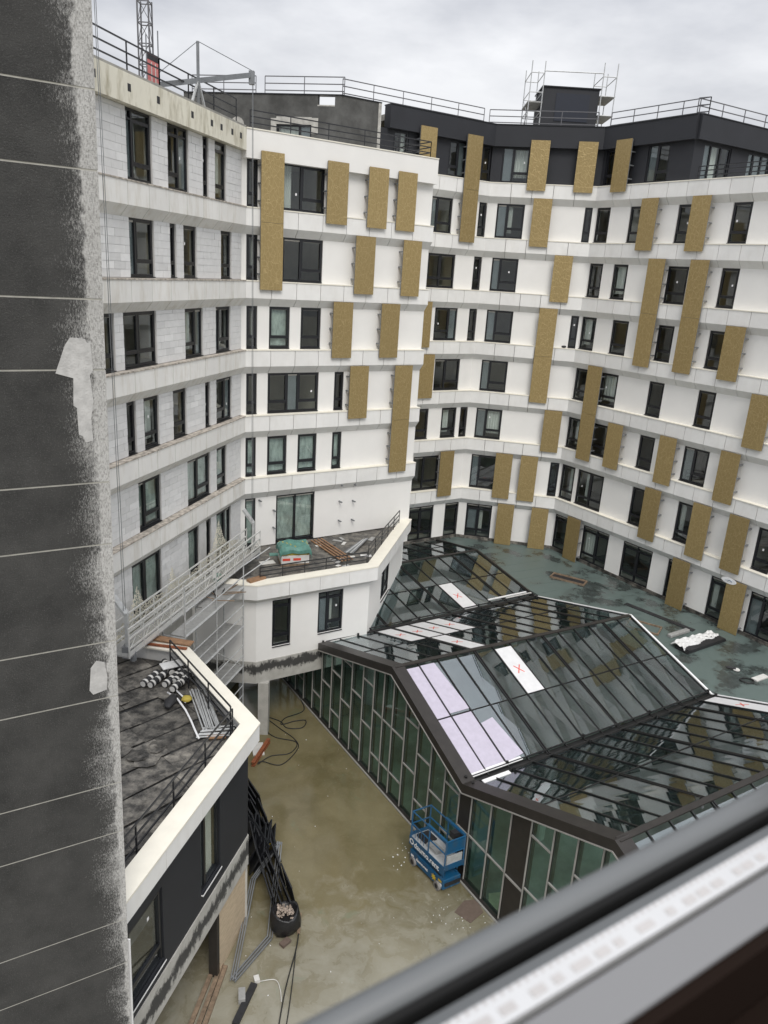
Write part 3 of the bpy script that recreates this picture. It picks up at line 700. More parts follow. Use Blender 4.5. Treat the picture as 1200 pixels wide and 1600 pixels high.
def wall_with_holes(mb, F_, holes, z0, z1, o0, o1):
    cur = 0.0
    for (ua, ub, za, zb) in sorted(holes):
        F_.box(mb, cur, ua, o0, o1, z0, z1); F_.box(mb, ua, ub, o0, o1, z0, za); F_.box(mb, ua, ub, o0, o1, zb, z1); cur = ub
    F_.box(mb, cur, F_.len, o0, o1, z0, z1)
h1 = [(0.75, 1.65, 4.35, 6.62), (3.0, 4.28, 4.55, 6.62)]; h2 = [(2.5, 4.3, 4.6, 6.6)]
mb = MB(); wall_with_holes(mb, FA['T1'], h1, 3.76, 6.66, -0.3, 0.0); mb.build('wall', 'render', mf)
mb = MB(); wall_with_holes(mb, FA['T2'], h2, 2.7, 6.66, -0.3, 0.0); mb.build('wall', 'render', mf)
mb = MB(); strip(mb, [W1[0], W1[1]], [W2[0], W2[1]], 3.76, 6.66); mb.build('wall', 'render', mf)
mb = MB(); strip(mb, off_poly(T, 0.36)[:3], off_poly(T, 0.8)[:3], 2.68, 3.756); mb.build('slab_edge', 'band_t', mf)
def blotch(F_, ua, ub, z0, z1, off, seed, n=14):
    r_ = random.Random(seed); mb = MB(); top = []; bot = []
    for i in range(n + 1):
        u = ua + (ub - ua) * i / n; top.append(F_.p(u, off, z1 - r_.uniform(0, 0.12))); bot.append(F_.p(u, off, z0 + r_.uniform(0, 0.22)))
    for i in range(n): mb.poly([bot[i], bot[i + 1], top[i + 1], top[i]])
    return mb
for fk, hs in (('T1', h1), ('T2', h2)):
    for i, (ua, ub, za, zb) in enumerate(hs):
        REC_keep = REC; REC = 0.0
        make_window(fk, mf, ua, ub, za - 0.05, zb, () if ub - ua < 1.0 else ((ua + ub) / 2 - 0.15,), top_transom=(fk == 'T1'))
        REC = REC_keep
c = W2
mb = MB()
pl = [(-8.1, 30.2), (-5.3, 30.2), (c[2].x, c[2].y), (c[3].x, c[3].y), (1.2, 41.0), (-6.3, 35.2), (-8.0, 35.0)]
mb.prism([(x, y, 6.9) for x, y in pl], [(x, y, 7.28) for x, y in pl]); mb.build('terrace_floor', 'bit_sheet', mf)
mb = MB(); mb.prism([(x, y, 2.684) for x, y in pl], [(x, y, 2.95) for x, y in pl]); mb.build('floor_slab', 'slab', mf)
mb = MB(); mb.box((-4.95, 30.12, 1.34), 0.46, 0.46, 2.68); mb.build('column', 'concrete', mf)
mb = MB(); mb.box((-0.6, 36.5, 1.34), 0.4, 0.4, 2.68); mb.build('column', 'concrete', mf)
mb = MB(); strip(mb, [Vector((-8.3, 40.5)), Vector((1.0, 43.9))], [Vector((-8.3, 40.8)), Vector((1.0, 44.2))], 0, 2.7); strip(mb, [Vector((-8.2, 35)), Vector((-8.2, 40.5))], [Vector((-8.5, 35)), Vector((-8.5, 40.5))], 0, 2.7)
mb.build('passage_wall', 'slab', mf)
mb = MB(); mb.box((-1.8, 35.9, 5.1), 0.1, 5.5, 3.0); mb.box((-4.2, 33.9, 5.1), 5, 0.1, 3.4); mb.build('partition', 'interior', mf)
ti = off_poly(T, 0.62)
railing(mf, [(*(ti[1] + Vector((0.15, 0.1))), 7.62), (*ti[2], 7.62)], h=0.55, rails=(0.55, 0.36, 0.17), step=1.1)
railing(mf, [(*(ti[2] + Vector((0.05, 0.35))), 7.62), (*(ti[3] + Vector((-0.1, -1.0))), 7.62)], h=0.75, rails=(0.75, 0.5, 0.25), step=1.3)

# ------------------------------------------------------------------ the curved apartment block (R1, R2, R3)
rf = thing('apartment_building', (9, 46, 0), 'curved white apartment block with gold panels and black top storey', 'building')
for f in ('R1', 'R2', 'R3'):
    F = FA[f]
    for row in range(7): piers(f, rf, row, 'render')
    for i in range(0, 7): band(f, rf, L[i], 'panel', 'coping', 1.22)
    for w in WIN[f]:
        z0, z1 = zone(f, w[0])
        make_window(f, rf, w[1], w[2], z0, z1, w[3:], top_transom=(w[0] == 6), black=(w[0] == -1 and len(w) > 3 and f != 'R1'))
    for g in GOLD[f]: gold_panel(f, rf, *g)
    interiors(f, rf, range(0, 7), seed=ord(f[1]))
    mb = MB(); F.box(mb, None, None, -6, -5.7, 0, 26); mb.build('back_wall', 'slab', rf)
    mb = MB(); F.box(mb, None, None, -1.2, REC - 0.01, 0, PODIUM + 0.115); mb.build('plinth', 'slab', rf)
    mb = MB(); F.box(mb, None, None, REC - 0.01, REC + 0.05, PODIUM + 0.004, PODIUM + 0.20); mb.build('upstand', 'bit_sheet', rf)
mb = MB(); FA['R3'].box(mb, 18.9, 19.0, -5.7, -0.62, 0, 26); mb.build('end_wall', 'render', rf)
# black top storey
GU = 5.72
piers('R1', rf, -1, 'black', end=7.4); piers('R2', rf, -1, 'black'); piers('R3', rf, -1, 'black', end=GU)
for f, e in (('R1', 7.0), ('R2', None), ('R3', GU + 0.12)):
    F = FA[f]; mb = MB(); F.box(mb, None, e, -0.62, 0.0, TOPB, TOPT); mb.build('roof_fascia', 'black', rf)
    mb = MB(); F.box(mb, None, e, -0.7, 0.03, TOPT + 0.003, TOPT + 0.05); mb.build('roof_coping', 'frame', rf)
    mb = MB(); F.box(mb, None, e, -6, -0.62, 28.3, 28.6); mb.build('roof_slab', 'slab', rf)
    mb = MB(); F.box(mb, None, e, -4.6, -4.5, 25.7, 28.3); F.box(mb, None, e, -4.5, -0.62, 25.6, 25.8); mb.build('partition', 'interior', rf)
Gp = FA['R3'].p(GU, 0, 0)
FA['G'] = plan_fac(Vector((Gp.x, Gp.y)) - FA['R3'].n.xy * 0.30, Vector((Gp.x, Gp.y)) - FA['R3'].n.xy * 0.30 + Vector((0.853, 0.52)) * 8)
FG = FA['G']
hG = [(0.75, 2.9, 26.05, 27.85), (4.3, 6.2, 26.05, 27.85)]
mb = MB(); wall_with_holes(mb, FG, hG, 25.9, TOPB, -0.3, 0); mb.build('wall', 'black', rf)
mb = MB(); FG.box(mb, -0.12, 8, -0.5, 0.3, TOPB + 0.002, TOPT - 0.002); mb.build('roof_fascia', 'black', rf)
mb = MB(); FG.box(mb, -0.1, 8, -0.5, 0.33, TOPT + 0.004, TOPT + 0.05); mb.build('roof_coping', 'frame', rf)
mb = MB(); FG.box(mb, 0.2, 8, -5, -0.5, 28.3, 28.6); FG.box(mb, 0.2, 8, -4, -3.9, 25.7, 28.3); mb.build('roof_slab', 'interior', rf)
REC_keep = REC; REC = 0.0
for (ua, ub, za, zb) in hG: make_window('G', rf, ua, ub, za, zb, (ua + (ub - ua) * 0.27, ua + (ub - ua) * 0.64), kind='door', black=True)
REC = REC_keep
mb = MB()
R3 = FA['R3']; tp = [R3.p(GU, -0.3, 0), R3.p(18.9, -0.3, 0), R3.p(18.9, -6, 0), R3.p(GU + 1, -6, 0)]
mb.prism([(p.x, p.y, 25.5) for p in tp], [(p.x, p.y, 25.75) for p in tp]); mb.build('terrace_floor', 'slab', rf)
railing(rf, [R3.p(GU + 0.5, -0.25, L[0]), R3.p(12.0, -0.25, L[0]), R3.p(18.5, -0.25, L[0])], h=0.62, rails=(0.62, 0.42, 0.2), step=1.6)
R1, R2 = FA['R1'], FA['R2']
cE, cF = R1.p(-1.1 * KB, -1.1, TOPT), R2.p(6.0 + 1.1 * KF, -1.1, TOPT)
railing(rf, [R1.p(9.3, -1.1, TOPT), R1.p(0.1, -1.1, TOPT)], h=0.95, rails=(0.95, 0.62, 0.3), step=2.0, mat='grey_rail')
railing(rf, [R1.p(-0.3, -1.1, TOPT), R2.p(5.6, -1.1, TOPT)], h=0.95, rails=(0.95, 0.62, 0.3), step=2.0, mat='grey_rail')
railing(rf, [R2.p(6.3, -1.1, TOPT), R3.p(GU - 0.1, -1.1, TOPT), FG.p(0.6, -0.7, TOPT)], h=0.95, rails=(0.95, 0.62, 0.3), step=1.7, mat='grey_rail')
railing(rf, [FG.p(0.75, -0.7, TOPT), FG.p(7.9, -0.7, TOPT)], h=0.95, rails=(0.95, 0.62, 0.3), step=1.7, mat='grey_rail')
# unfinished grey part of the top storey, behind the roof of the white wing
q0, q1 = R1.p(7.4, REC, 0), R1.p(9.75, REC, 0)
q2 = q1 + Vector((-0.981, 0.194, 0)) * 8.6
FA['U'] = plan_fac(q1.xy, q2.xy); FU = FA['U']
mb = MB(); FU2 = plan_fac(q0.xy, q1.xy); FU2.box(mb, 0, FU2.len, -0.3, 0, 25.4, 29.0); mb.build('unfinished_wall', 'basecoat', rf)
mb = MB()
wall_with_holes(mb, FU, [(1.55, 3.45, 25.9, 27.62)], 25.4, 28.55, -0.3, 0)
FU.box(mb, 0, 0.35, -0.3, 0, 28.55, 29.0); FU.box(mb, 1.25, 8.6, -0.3, 0, 28.55, 29.0); mb.build('unfinished_wall', 'basecoat', rf)
mb = MB(); FU.box(mb, 1.2, 1.55, 0.003, 0.02, 27.2, 27.95); FU.box(mb, 3.45, 3.75, 0.003, 0.02, 27.1, 27.9); FU.box(mb, 1.55, 3.45, 0.003, 0.02, 27.63, 27.98); mb.build('filler_patch', 'basecoat_light', rf)
mb = MB(); FU.box(mb, 0.34, 1.26, -0.31, 0.012, 28.5, 28.56); mb.build('filler_patch', 'basecoat_light', rf)
mb = MB(); FU2.box(mb, 0.0, 0.18, 0.003, 0.018, 25.6, 29.0); mb.build('filler_patch', 'basecoat_light', rf)
mb = MB(); mb.tube([FU.p(5.6, 0.003, 27.55), FU.p(5.6, 0.02, 27.55)], 0.38, 14); mb.build('filler_patch', 'basecoat_light', rf)
mb = MB(); FU.box(mb, -0.1, 8.6, -0.4, 0.04, 29.003, 29.05); FU2.box(mb, 0, FU2.len, -0.4, 0.04, 29.003, 29.05); mb.build('roof_coping', 'frame', rf)
mb = MB(); FU.box(mb, 0, 8.6, -6, -0.3, 28.0, 28.3); FU.box(mb, 0, 8.6, -4, -3.9, 25.4, 28); FU2.box(mb, 0, FU2.len, -4, -0.3, 28.0, 28.3); mb.build('roof_slab', 'interior', rf)
REC_keep = REC; REC = -0.02
make_window('U', rf, 1.55, 3.45, 25.9, 27.62, (2.2,), kind='door'); REC = REC_keep
railing(rf, [FU.p(0.1, -0.8, 29.05), FU.p(4.4, -0.8, 29.05)], h=0.95, rails=(0.95, 0.62, 0.3), step=2.1, mat='grey_rail')
railing(rf, [FU.p(4.9, -0.8, 29.05), FU.p(8.5, -0.8, 29.05)], h=0.95, rails=(0.95, 0.62, 0.3), step=2.1, mat='grey_rail')

# ------------------------------------------------------------------ glass atrium with folded roof
W0 = Vector((-3.21, 32.69, 0)); WD = Vector((0.537, -0.843, 0)).normalized(); UD = Vector((0.848, 0.530, 0)).normalized()
def A(s, t, z): q = W0 + WD * s + UD * t; return Vector((q.x, q.y, z))
LEN = 13.3
fold = [(-8.75, 3.95, 3.98), (-4.23, 4.77, 4.77), (1.15, 3.93, 3.93), (7.63, 5.97, 5.60), (12.52, 3.90, 3.93), (18.88, 6.50, 6.30), (24.5, 3.9, 3.9)]
at = thing('glass_atrium', tuple(A(8, 6, 0)), 'glass atrium with folded dark-framed roof standing in the courtyard', 'atrium')
def rz(i, f, t):                                         # roof height along fold line i at t
    a = fold[i]; return a[1] + (a[2] - a[1]) * t / LEN
NB = 14; BW = LEN / NB
def roof_pt(i, fr, t, dz=0.0):
    s = fold[i][0] + (fold[i + 1][0] - fold[i][0]) * fr
    z = rz(i, 0, t) + (rz(i + 1, 0, t) - rz(i, 0, t)) * fr
    return A(s, t, z + dz)
boards = {(1, 9, 1): 'w', (2, 3, 0): 'w', (2, 4, 0): 'w', (2, 5, 0): 'w', (2, 6, 0): 'w', (2, 4, 1): 'w', (3, 5, 0): 'w', (3, 0, 0): 'l', (3, 0, 1): 'l', (3, 1, 1): 'l', (4, 13, 0): 'w'}
cross_spots = []
for i in range(6):
    near_t0 = 0.0
    for k in range(NB):
        t0, t1 = k * BW + 0.025, (k + 1) * BW - 0.025
        for r_ in range(2):
            f0, f1 = (0.035, 0.495) if r_ == 0 else (0.505, 0.965)
            if i in (3, 5): pass
            q = [roof_pt(i, f0, t0), roof_pt(i, f0, t1), roof_pt(i, f1, t1), roof_pt(i, f1, t0)]
            n = (q[1] - q[0]).cross(q[3] - q[0]).normalized(); n = n if n.z > 0 else -n
            kind = boards.get((i, k, r_))
            e_, g_ = rnd.uniform(-0.006, 0.006), rnd.uniform(-0.010, 0.010)
            q = [q[0], q[1] + n * e_, q[2] + n * (e_ + g_), q[3] + n * g_]
            mb = MB(); mb.hexa([p - n * 0.01 for p in q], [p + n * 0.01 for p in q])
            mb.build('opaque_board' if kind == 'w' else ('film_covered_pane' if kind == 'l' else 'roof_pane'), {'w': 'white_board', 'l': 'lav'}.get(kind, 'glass_roof'), at)
            if kind == 'w': cross_spots.append(([p + n * 0.014 for p in q], n))
    # rafters, doubled at every fourth bay
    for k in range(NB + 1):
        for dt in ((-0.045, 0.045) if k in (4, 8, 12) else (0.0,)):
            t = min(max(k * BW + dt, 0.03), LEN - 0.03)
            mb = MB(); mb.bar(roof_pt(i, 0.0, t, 0.02), roof_pt(i, 1.0, t, 0.0), 0.042, 0.075); mb.build('rafter', 'gutter', at)
            if k % 2 == 0 and dt == 0.0 and i != 0:
                lo = 0.035 if fold[i][1] < fold[i + 1][1] else 0.965
                p = roof_pt(i, lo, t, 0.08); b_ = MB(); b_.box(p, 0.09, 0.09, 0.14); b_.build('rafter_clamp', 'gutter', at)
    mb = MB(); mb.bar(roof_pt(i, 0.5, 0, 0.008), roof_pt(i, 0.5, LEN, 0.008), 0.035, 0.05); mb.build('purlin', 'gutter', at)
# film hanging half off two more panes
for pts in (((3, 0.035, 1), (3, 0.035, 1.75), (3, 0.42, 1.97), (3, 0.48, 1.97), (3, 0.48, 1)), ((3, 0.62, 2.05), (3, 0.60, 2.7), (3, 0.93, 2.97), (3, 0.95, 2.05))):
    mb = MB(); q = [roof_pt(i_, f_, t_ * BW, 0.022) for i_, f_, t_ in pts]; mb.prism(q, [p + Vector((0, 0, 0.004)) for p in q]); mb.build('loose_film', 'lav', at)
for q, n in cross_spots:
    c = (q[0] + q[1] + q[2] + q[3]) / 4; x = (q[1] - q[0]).normalized(); y = n.cross(x)
    mb = MB()
    for sg in (-1, 1): mb.bar(c - (x * 0.16 + y * 0.2 * sg) + n * (0.002 + 0.002 * sg), c + (x * 0.16 + y * 0.2 * sg) + n * (0.002 + 0.002 * sg), 0.045, 0.004, up=tuple(n))
    mb.build('red_cross', 'red', at)
# ridge caps, valley gutters and end trims
for i, (s, za, zb) in enumerate(fold):
    if i in (1, 3, 5):
        mb = MB(); mb.bar(A(s, -0.1, za + 0.05), A(s, LEN, zb + 0.05), 0.20, 0.05); mb.build('ridge_cap', 'bronze', at)
    else:
        mb = MB(); mb.bar(A(s, -0.1, za - 0.02), A(s, LEN + 0.15, zb - 0.02), 0.34, 0.10); mb.build('valley_gutter', 'gutter', at)
        for d_ in (-0.2, 0.2):
            mb = MB(); mb.tube([A(s + d_ * 0.8, 0.2, za + 0.13), A(s + d_ * 0.8, LEN, zb + 0.13)], 0.03, 6); mb.build('gutter_pipe', 'gutter', at)
for i in range(6):
    if i >= 2:
        mb = MB(); s0 = max(fold[i][0], 1.4)
        f0 = (s0 - fold[i][0]) / (fold[i + 1][0] - fold[i][0])
        a0, a1 = roof_pt(i, f0, -0.24), roof_pt(i, 1, -0.24); b0, b1 = roof_pt(i, f0, 0.30), roof_pt(i, 1, 0.30)
        zu = Vector((0, 0, 0.09)); zd = Vector((0, 0, -0.30))
        mb.hexa([a0 + zd, b0 - zu * 0.6, b0 + zu, a0 + zu], [a1 + zd, b1 - zu * 0.6, b1 + zu, a1 + zu]); mb.build('eave_fascia', 'bronze', at)
        mb = MB(); mb.bar(a0 + zd + Vector((0, 0, 0.02)), a1 + zd + Vector((0, 0, 0.02)), 0.05, 0.04); mb.build('eave_trim', 'mull_edge', at)
    mb = MB(); mb.bar(roof_pt(i, 0, LEN + 0.06, 0.05), roof_pt(i, 1, LEN + 0.06, 0.05), 0.10, 0.05); mb.build('end_trim', 'white_paint' if i in (2, 3, 4) else 'bronze', at)
mb = MB(); q = roof_pt(3, 0.955, 0.3, 0.03); q2 = roof_pt(3, 0.955, 2.6, 0.03); mb.bar(q, q2, 0.22, 0.03); mb.build('flashing_strip', 'white_paint', at)
mb = MB(); mb.bar(roof_pt(4, 0.05, 0.4, 0.06), roof_pt(4, 0.05, 1.6, 0.06), 0.16, 0.03); mb.build('flashing_strip', 'white_paint', at)
mb = MB(); mb.bar(roof_pt(1, 0.93, 10.3, 0.14), roof_pt(1, 0.93, 13.0, 0.14), 0.09, 0.05); mb.build('loose_batten', 'white_paint', at)
mb = MB(); mb.bar(roof_pt(1, 0.965, 11.4, 0.16), roof_pt(1, 0.965, 13.2, 0.16), 0.07, 0.05); mb.build('loose_batten', 'aluminium', at)
# glazed wall along the yard
def eave(s):
    for i in range(6):
        if fold[i][0] <= s <= fold[i + 1][0]:
            f_ = (s - fold[i][0]) / (fold[i + 1][0] - fold[i][0]); return rz(i, 0, 0) + (rz(i + 1, 0, 0) - rz(i, 0, 0)) * f_
    return 3.9
mul_s = [-3.2, -2.26, -1.32, -0.38, 0.56, 1.5, 2.45, 3.38, 4.31, 5.25, 6.13, 6.9, 7.63, 8.55, 9.46, 10.38, 11.3, 12.2, 12.88, 13.88, 14.84, 15.74, 16.67, 17.57, 18.48, 19.4, 20.3, 21.2, 22.1]
dark_bays = {17, 20}
for j, s in enumerate(mul_s):
    zt = (eave(s) - 0.26) if s > 1.2 else 2.66
    mb = MB(); mb.bar(A(s, 0.07, 0.0), A(s, 0.07, zt), 0.07, 0.20, up=tuple(WD)); mb.build('mullion', 'bronze', at)
    mb = MB(); mb.bar(A(s, -0.04, 0.02), A(s, -0.04, zt), 0.05, 0.03, up=tuple(WD)); mb.build('mullion_cap', 'mull_edge', at)
for j in range(len(mul_s) - 1):
    a, b = mul_s[j] + 0.035, mul_s[j + 1] - 0.035
    za, zb = [(eave(s) - 0.24) if s > 1.3 else 2.66 for s in (a, b)]
    tr = [2.22, 4.27] if (j % 2) else [1.15, 3.22]
    if j == 11: tr = [1.15, 3.22]
    if j in dark_bays: tr = [2.0]
    if j in (18, 19): tr = [2.05]
    lev = [0.12] + [z for z in tr if z < min(za, zb) - 0.12]
    pk = max(za, zb)
    for k_, z in enumerate(lev):
        last = k_ == len(lev) - 1
        z2a, z2b = (za, zb) if last else (lev[k_ + 1] - 0.03, lev[k_ + 1] - 0.03)
        zz = z + (0.03 if k_ else 0.0)
        if min(z2a, z2b) - zz < 0.05: continue
        mid_s = fold[3][0]
        q = [A(a, 0.0, zz), A(b, 0.0, zz), A(b, 0.0, z2b), A(a, 0.0, z2a)]
        mb = MB(); mb.hexa([p for p in q], [p + UD * 0.012 for p in q])
        mb.build('infill_panel' if j in dark_bays else 'wall_pane', 'bronze' if j in dark_bays else 'glass_wall', at)
        if k_:
            mb = MB(); mb.bar(A(a, -0.03, z), A(b, -0.03, z), 0.05, 0.055); mb.build('transom', 'mull_edge', at)
mb = MB(); mb.bar(A(-3.3, 0.02, 0.06), A(24.5, 0.02, 0.06), 0.24, 0.12); mb.build('base_rail', 'bronze', at)
mb = MB(); mb.bar(A(-3.3, -0.13, 0.03), A(24.5, -0.13, 0.03), 0.06, 0.05); mb.build('base_trim', 'mull_edge', at)
# inside: floor finish, columns, beams, an inner gallery front
mb = MB()
q = [A(-8, 0.2, 0.012), A(26, 0.2, 0.012), A(26, LEN - 0.1, 0.012), A(-8, LEN - 0.1, 0.012)]
mb.poly(q); mb.build('inner_floor', 'inner_floor', at)
for s in (4.3, 12.5, 20.5):
    for t in (4.0, 9.2):
        mb = MB(); mb.tube([A(s, t, 0), A(s, t, 3.7)], 0.16, 10); mb.build('column', 'concrete', at)
for i in (2, 4):
    s = fold[i][0]; mb = MB(); mb.bar(A(s, 0.3, 3.6), A(s, LEN - 0.1, 3.6), 0.2, 0.35); mb.build('beam', 'steel', at)
for i in range(1, 6):
    for t in (3.7, 7.45, 11.2):
        mb = MB(); mb.bar(roof_pt(i, 0.02, t, -0.18), roof_pt(i, 0.98, t, -0.18), 0.10, 0.22); mb.build('beam', 'steel', at)

# ------------------------------------------------------------------ podium with green roofing behind the atrium
V1f = A(0, LEN + 0.12, 0)
pp = [A(-14, LEN + 0.12, 0), A(40, LEN + 0.12, 0), Vector((44, 30, 0)), Vector((30, 44, 0)), Vector((12, 50, 0)), Vector((2, 51, 0))]
mb = MB(); mb.prism([(p.x, p.y, 3.7) for p in pp], [(p.x, p.y, PODIUM) for p in pp])
pod = mb.build('podium_roof', 'roof_green', kind='structure')
mb = MB(); mb.hexa([A(-14, LEN + 0.14, 0), A(40, LEN + 0.14, 0), A(40, LEN + 0.4, 0), A(-14, LEN + 0.4, 0)], [A(-14, LEN + 0.14, 3.69), A(40, LEN + 0.14, 3.69), A(40, LEN + 0.4, 3.69), A(-14, LEN + 0.4, 3.69)])
mb.build('podium_wall', 'concrete', pod)
for k in range(16):                                      # overlapped roofing laps
    s = -6 + k * 1.02; mb = MB(); mb.bar(A(s, LEN + 0.2, PODIUM + 0.004), A(s + 0.5, LEN + 9, PODIUM + 0.004), 0.05, 0.006)
    mb.build('membrane_lap', 'roof_green', pod)
def hatch(c, w, l, ang, open_):
    mb = MB(); ax = Vector((math.cos(ang), math.sin(ang), 0)); ay = Vector((-ax.y, ax.x, 0)); c = Vector(c)
    for s in (-1, 1):
        mb.box(c + ax * s * l / 2 + Vector((0, 0, 0.05)), 0.06, w + 0.06, 0.1, ax, ay); mb.box(c + ay * s * w / 2 + Vector((0, 0, 0.05)), l - 0.06, 0.06, 0.1, ax, ay)
    h = mb.build('roof_hatch', 'wood_old', pod)
    m2 = MB(); m2.box(c + Vector((0, 0, 0.012)), l - 0.07, w - 0.07, 0.012, ax, ay); m2.build('hatch_opening', open_, h)
hatch((11.1, 41.2, PODIUM), 0.7, 2.0, R(-30), 'dark'); hatch((13.7, 35.3, PODIUM), 1.0, 1.6, R(-30), 'roof_green')

# ------------------------------------------------------------------ flat-roofed annex (bottom left)
an = thing('annex', (-6.5, 18, 0), 'low annex with wide cream coping, black walls and torn bitumen roof', 'building')
LP = [Vector(p) for p in ((-4.91, 12.2), (-4.91, 12.74), (-3.31, 19.43), (-6.69, 23.88), (-9.3, 24.05))]
LPd = [Vector((-4.98, 12.45)), Vector((-3.31, 19.43)), Vector((-6.69, 23.88)), Vector((-9.3, 24.3))]
parapet_run(an, LPd, L[6], 'panel', 'coping', 0.52, h=0.62, rec=0.30, joint=1.6, chamfer=False)
wA = off_poly(LPd, 0.30); wB = off_poly(LPd, 0.60); cA = off_poly(LPd, 0.27)
FA['A1'] = plan_fac(wA[0], wA[1]); FA1 = FA['A1']
hA = [(0.55, 2.05, 3.95, 6.2), (4.0, 5.15, 4.1, 6.6)]
mb = MB(); wall_with_holes(mb, FA1, hA, 3.6, 7.04, -0.3, 0); mb.build('wall', 'black', an)
mb = MB(); strip(mb, wA[1:], wB[1:], 3.6, 7.04); mb.build('wall', 'black', an)
mb = MB(); strip(mb, cA, wB, 2.48, 3.597); mb.build('concrete_band', 'band_a', an)
REC_keep = REC; REC = 0.0
for ua, ub, za, zb in hA: make_window('A1', an, ua, ub, za - 0.05, zb, ((ua + ub) / 2 - 0.28,) if ub - ua < 1.3 else (), kind='door' if ub - ua < 1.3 else None)
REC = REC_keep
for w_, (ua, ub, za, zb) in zip(range(2), hA):
    mb = MB(); FA1.box(mb, ua, ub, 0.0, 0.06, za - 0.06, za - 0.02); mb.build('pale_sill', 'white_paint', an)
mb = MB(); FA1.box(mb, 5.1, FA1.len - 0.02, -0.25, -0.06, 0.0, 2.475); mb.build('plywood_hoarding', 'plywood', an)
mb = MB(); FA1.box(mb, 4.95, 5.1, -0.3, -0.02, 0.0, 2.475); mb.build('door_post', 'bronze', an)
mb = MB(); strip(mb, wA[1:], wB[1:], 0.0, 2.477); mb.build('lower_wall', 'concrete', an)
mb = MB(); FA1.box(mb, 0, FA1.len, -3.2, -3.1, 0, 2.5); FA1.box(mb, -0.1, 0.05, -3.1, -0.3, 0, 2.5); mb.build('back_wall', 'slab', an)
mb = MB(); FA1.box(mb, 0, FA1.len, -3.6, -3.5, 3.6, 7.0); mb.build('partition', 'interior', an)
rp = off_poly(LPd, 0.45)
poly_roof = [(p.x, p.y) for p in rp] + [(-11.0, 24.0), (-13.0, 14.0), (-7.0, 11.4)]
mb = MB(); mb.prism([(x, y, 6.75) for x, y in poly_roof], [(x, y, 7.10) for x, y in poly_roof]); mb.build('roof_deck', 'primer', an)
# roofing sheets laid in strips, clipped to the roof
sd = Vector((math.sin(R(42)), math.cos(R(42)), 0)); sn = Vector((sd.y, -sd.x, 0)); org = Vector((-7.5, 18.5, 0)); cnt = 0
def clip_poly(pts, a, b):
    e = Vector((b[0] - a[0], b[1] - a[1])); out = []
    side = lambda p: e.x * (p.y - a[1]) - e.y * (p.x - a[0])
    for i in range(len(pts)):
        p, q = pts[i], pts[(i + 1) % len(pts)]; sp, sq = side(p), side(q)
        if sp >= 0: out.append(p)
        if sp * sq < 0: out.append(p.lerp(q, sp / (sp - sq)))
    return out
for k in range(-7, 8):
    t = -8 + rnd.uniform(0, 1.5)
    while t < 9:
        ln = rnd.uniform(1.6, 3.4); c0 = org + sn * (k * 0.93); w = 0.85
        j = rnd.uniform(-0.04, 0.04)
        q = [c0 + sd * t - sn * (w / 2 + j), c0 + sd * (t + ln) - sn * (w / 2 - j), c0 + sd * (t + ln) + sn * (w / 2 + j), c0 + sd * t + sn * (w / 2 - j)]
        q = [p.xy for p in q]
        area = sum(q[i].x * q[(i + 1) % 4].y - q[(i + 1) % 4].x * q[i].y for i in range(4))
        if area < 0: q.reverse()
        for i in range(len(poly_roof)): 
            a, b = poly_roof[i], poly_roof[(i + 1) % len(poly_roof)]
            if len(q) >= 3: q = clip_poly(q, a, b)
        if len(q) >= 3:
            zb = 7.104 + 0.006 * (cnt % 5); tilt = rnd.uniform(-0.015, 0.015)
            cx = sum(p.x for p in q) / len(q)
            a = [(p.x, p.y, zb) for p in q]; b = [(p.x, p.y, zb + 0.012 + abs((p.x - cx) * tilt)) for p in q]
            mb = MB(); mb.prism(a, b); mb.build('roofing_sheet', 'bit_sheet', an); cnt += 1
        t += ln + 0.02
rr = off_poly(LPd, 0.72)
railing(an, [(*rr[0], 7.12), (*rr[1], 7.12)], h=1.05, rails=(1.05, 0.75, 0.45), step=1.7)
railing(an, [(*(rr[1] + Vector((-0.08, 0.12))), 7.12), (*rr[2], 7.12)], h=1.05, rails=(1.05, 0.75, 0.45), step=1.6)

# ------------------------------------------------------------------ dark wall opposite the window, on the left
nw = thing('facade_wall', (-5, 12, 0), 'tall dark rendered wall with pale joints and cement splattered edge', 'wall')
ND = Vector((-0.857, -0.515, 0)).normalized(); NN = Vector((0.515, -0.857, 0)).normalized()
def NWp(u, off, z): q = Vector((-4.636 + 0.0128 * (z - H), 12.25, 0)) + ND * u + NN * off; return Vector((q.x, q.y, z))
jz = [0, 1.0, 4.1, 5.55, 6.38, 7.57, 9.75, 10.92, 12.85, 13.98, 15.9, 17.0, 18.93, 20.0, 21.88, 22.97, 24.9, 26.0, 28.0, 30.0]
jz = [0, 1.6, 4.6, 6.39, 7.56, 9.80, 10.95, 12.87, 14.02, 15.90, 17.02, 18.91, 20.01, 21.88, 22.97, 24.9, 26.0, 28.0, 30.0]
for a, b in zip(jz[:-1], jz[1:]):
    q = lambda z, o: [NWp(0, o, z), NWp(7, o, z)]
    mb = MB(); g = 0.014
    mb.hexa([NWp(0, 0, a + g), NWp(7, 0, a + g), NWp(7, -0.3, a + g), NWp(0, -0.3, a + g)], [NWp(0, 0, b - g), NWp(7, 0, b - g), NWp(7, -0.3, b - g), NWp(0, -0.3, b - g)])
    mb.build('wall_panel', 'near', nw)
    mb = MB(); mb.hexa([NWp(0.01, -0.008, b - g - 0.01), NWp(7, -0.008, b - g - 0.01), NWp(7, -0.25, b - g - 0.01), NWp(0.01, -0.25, b - g - 0.01)], [NWp(0.01, -0.008, b + g + 0.01), NWp(7, -0.008, b + g + 0.01), NWp(7, -0.25, b + g + 0.01), NWp(0.01, -0.25, b + g + 0.01)])
    mb.build('joint_strip', 'joint', nw)
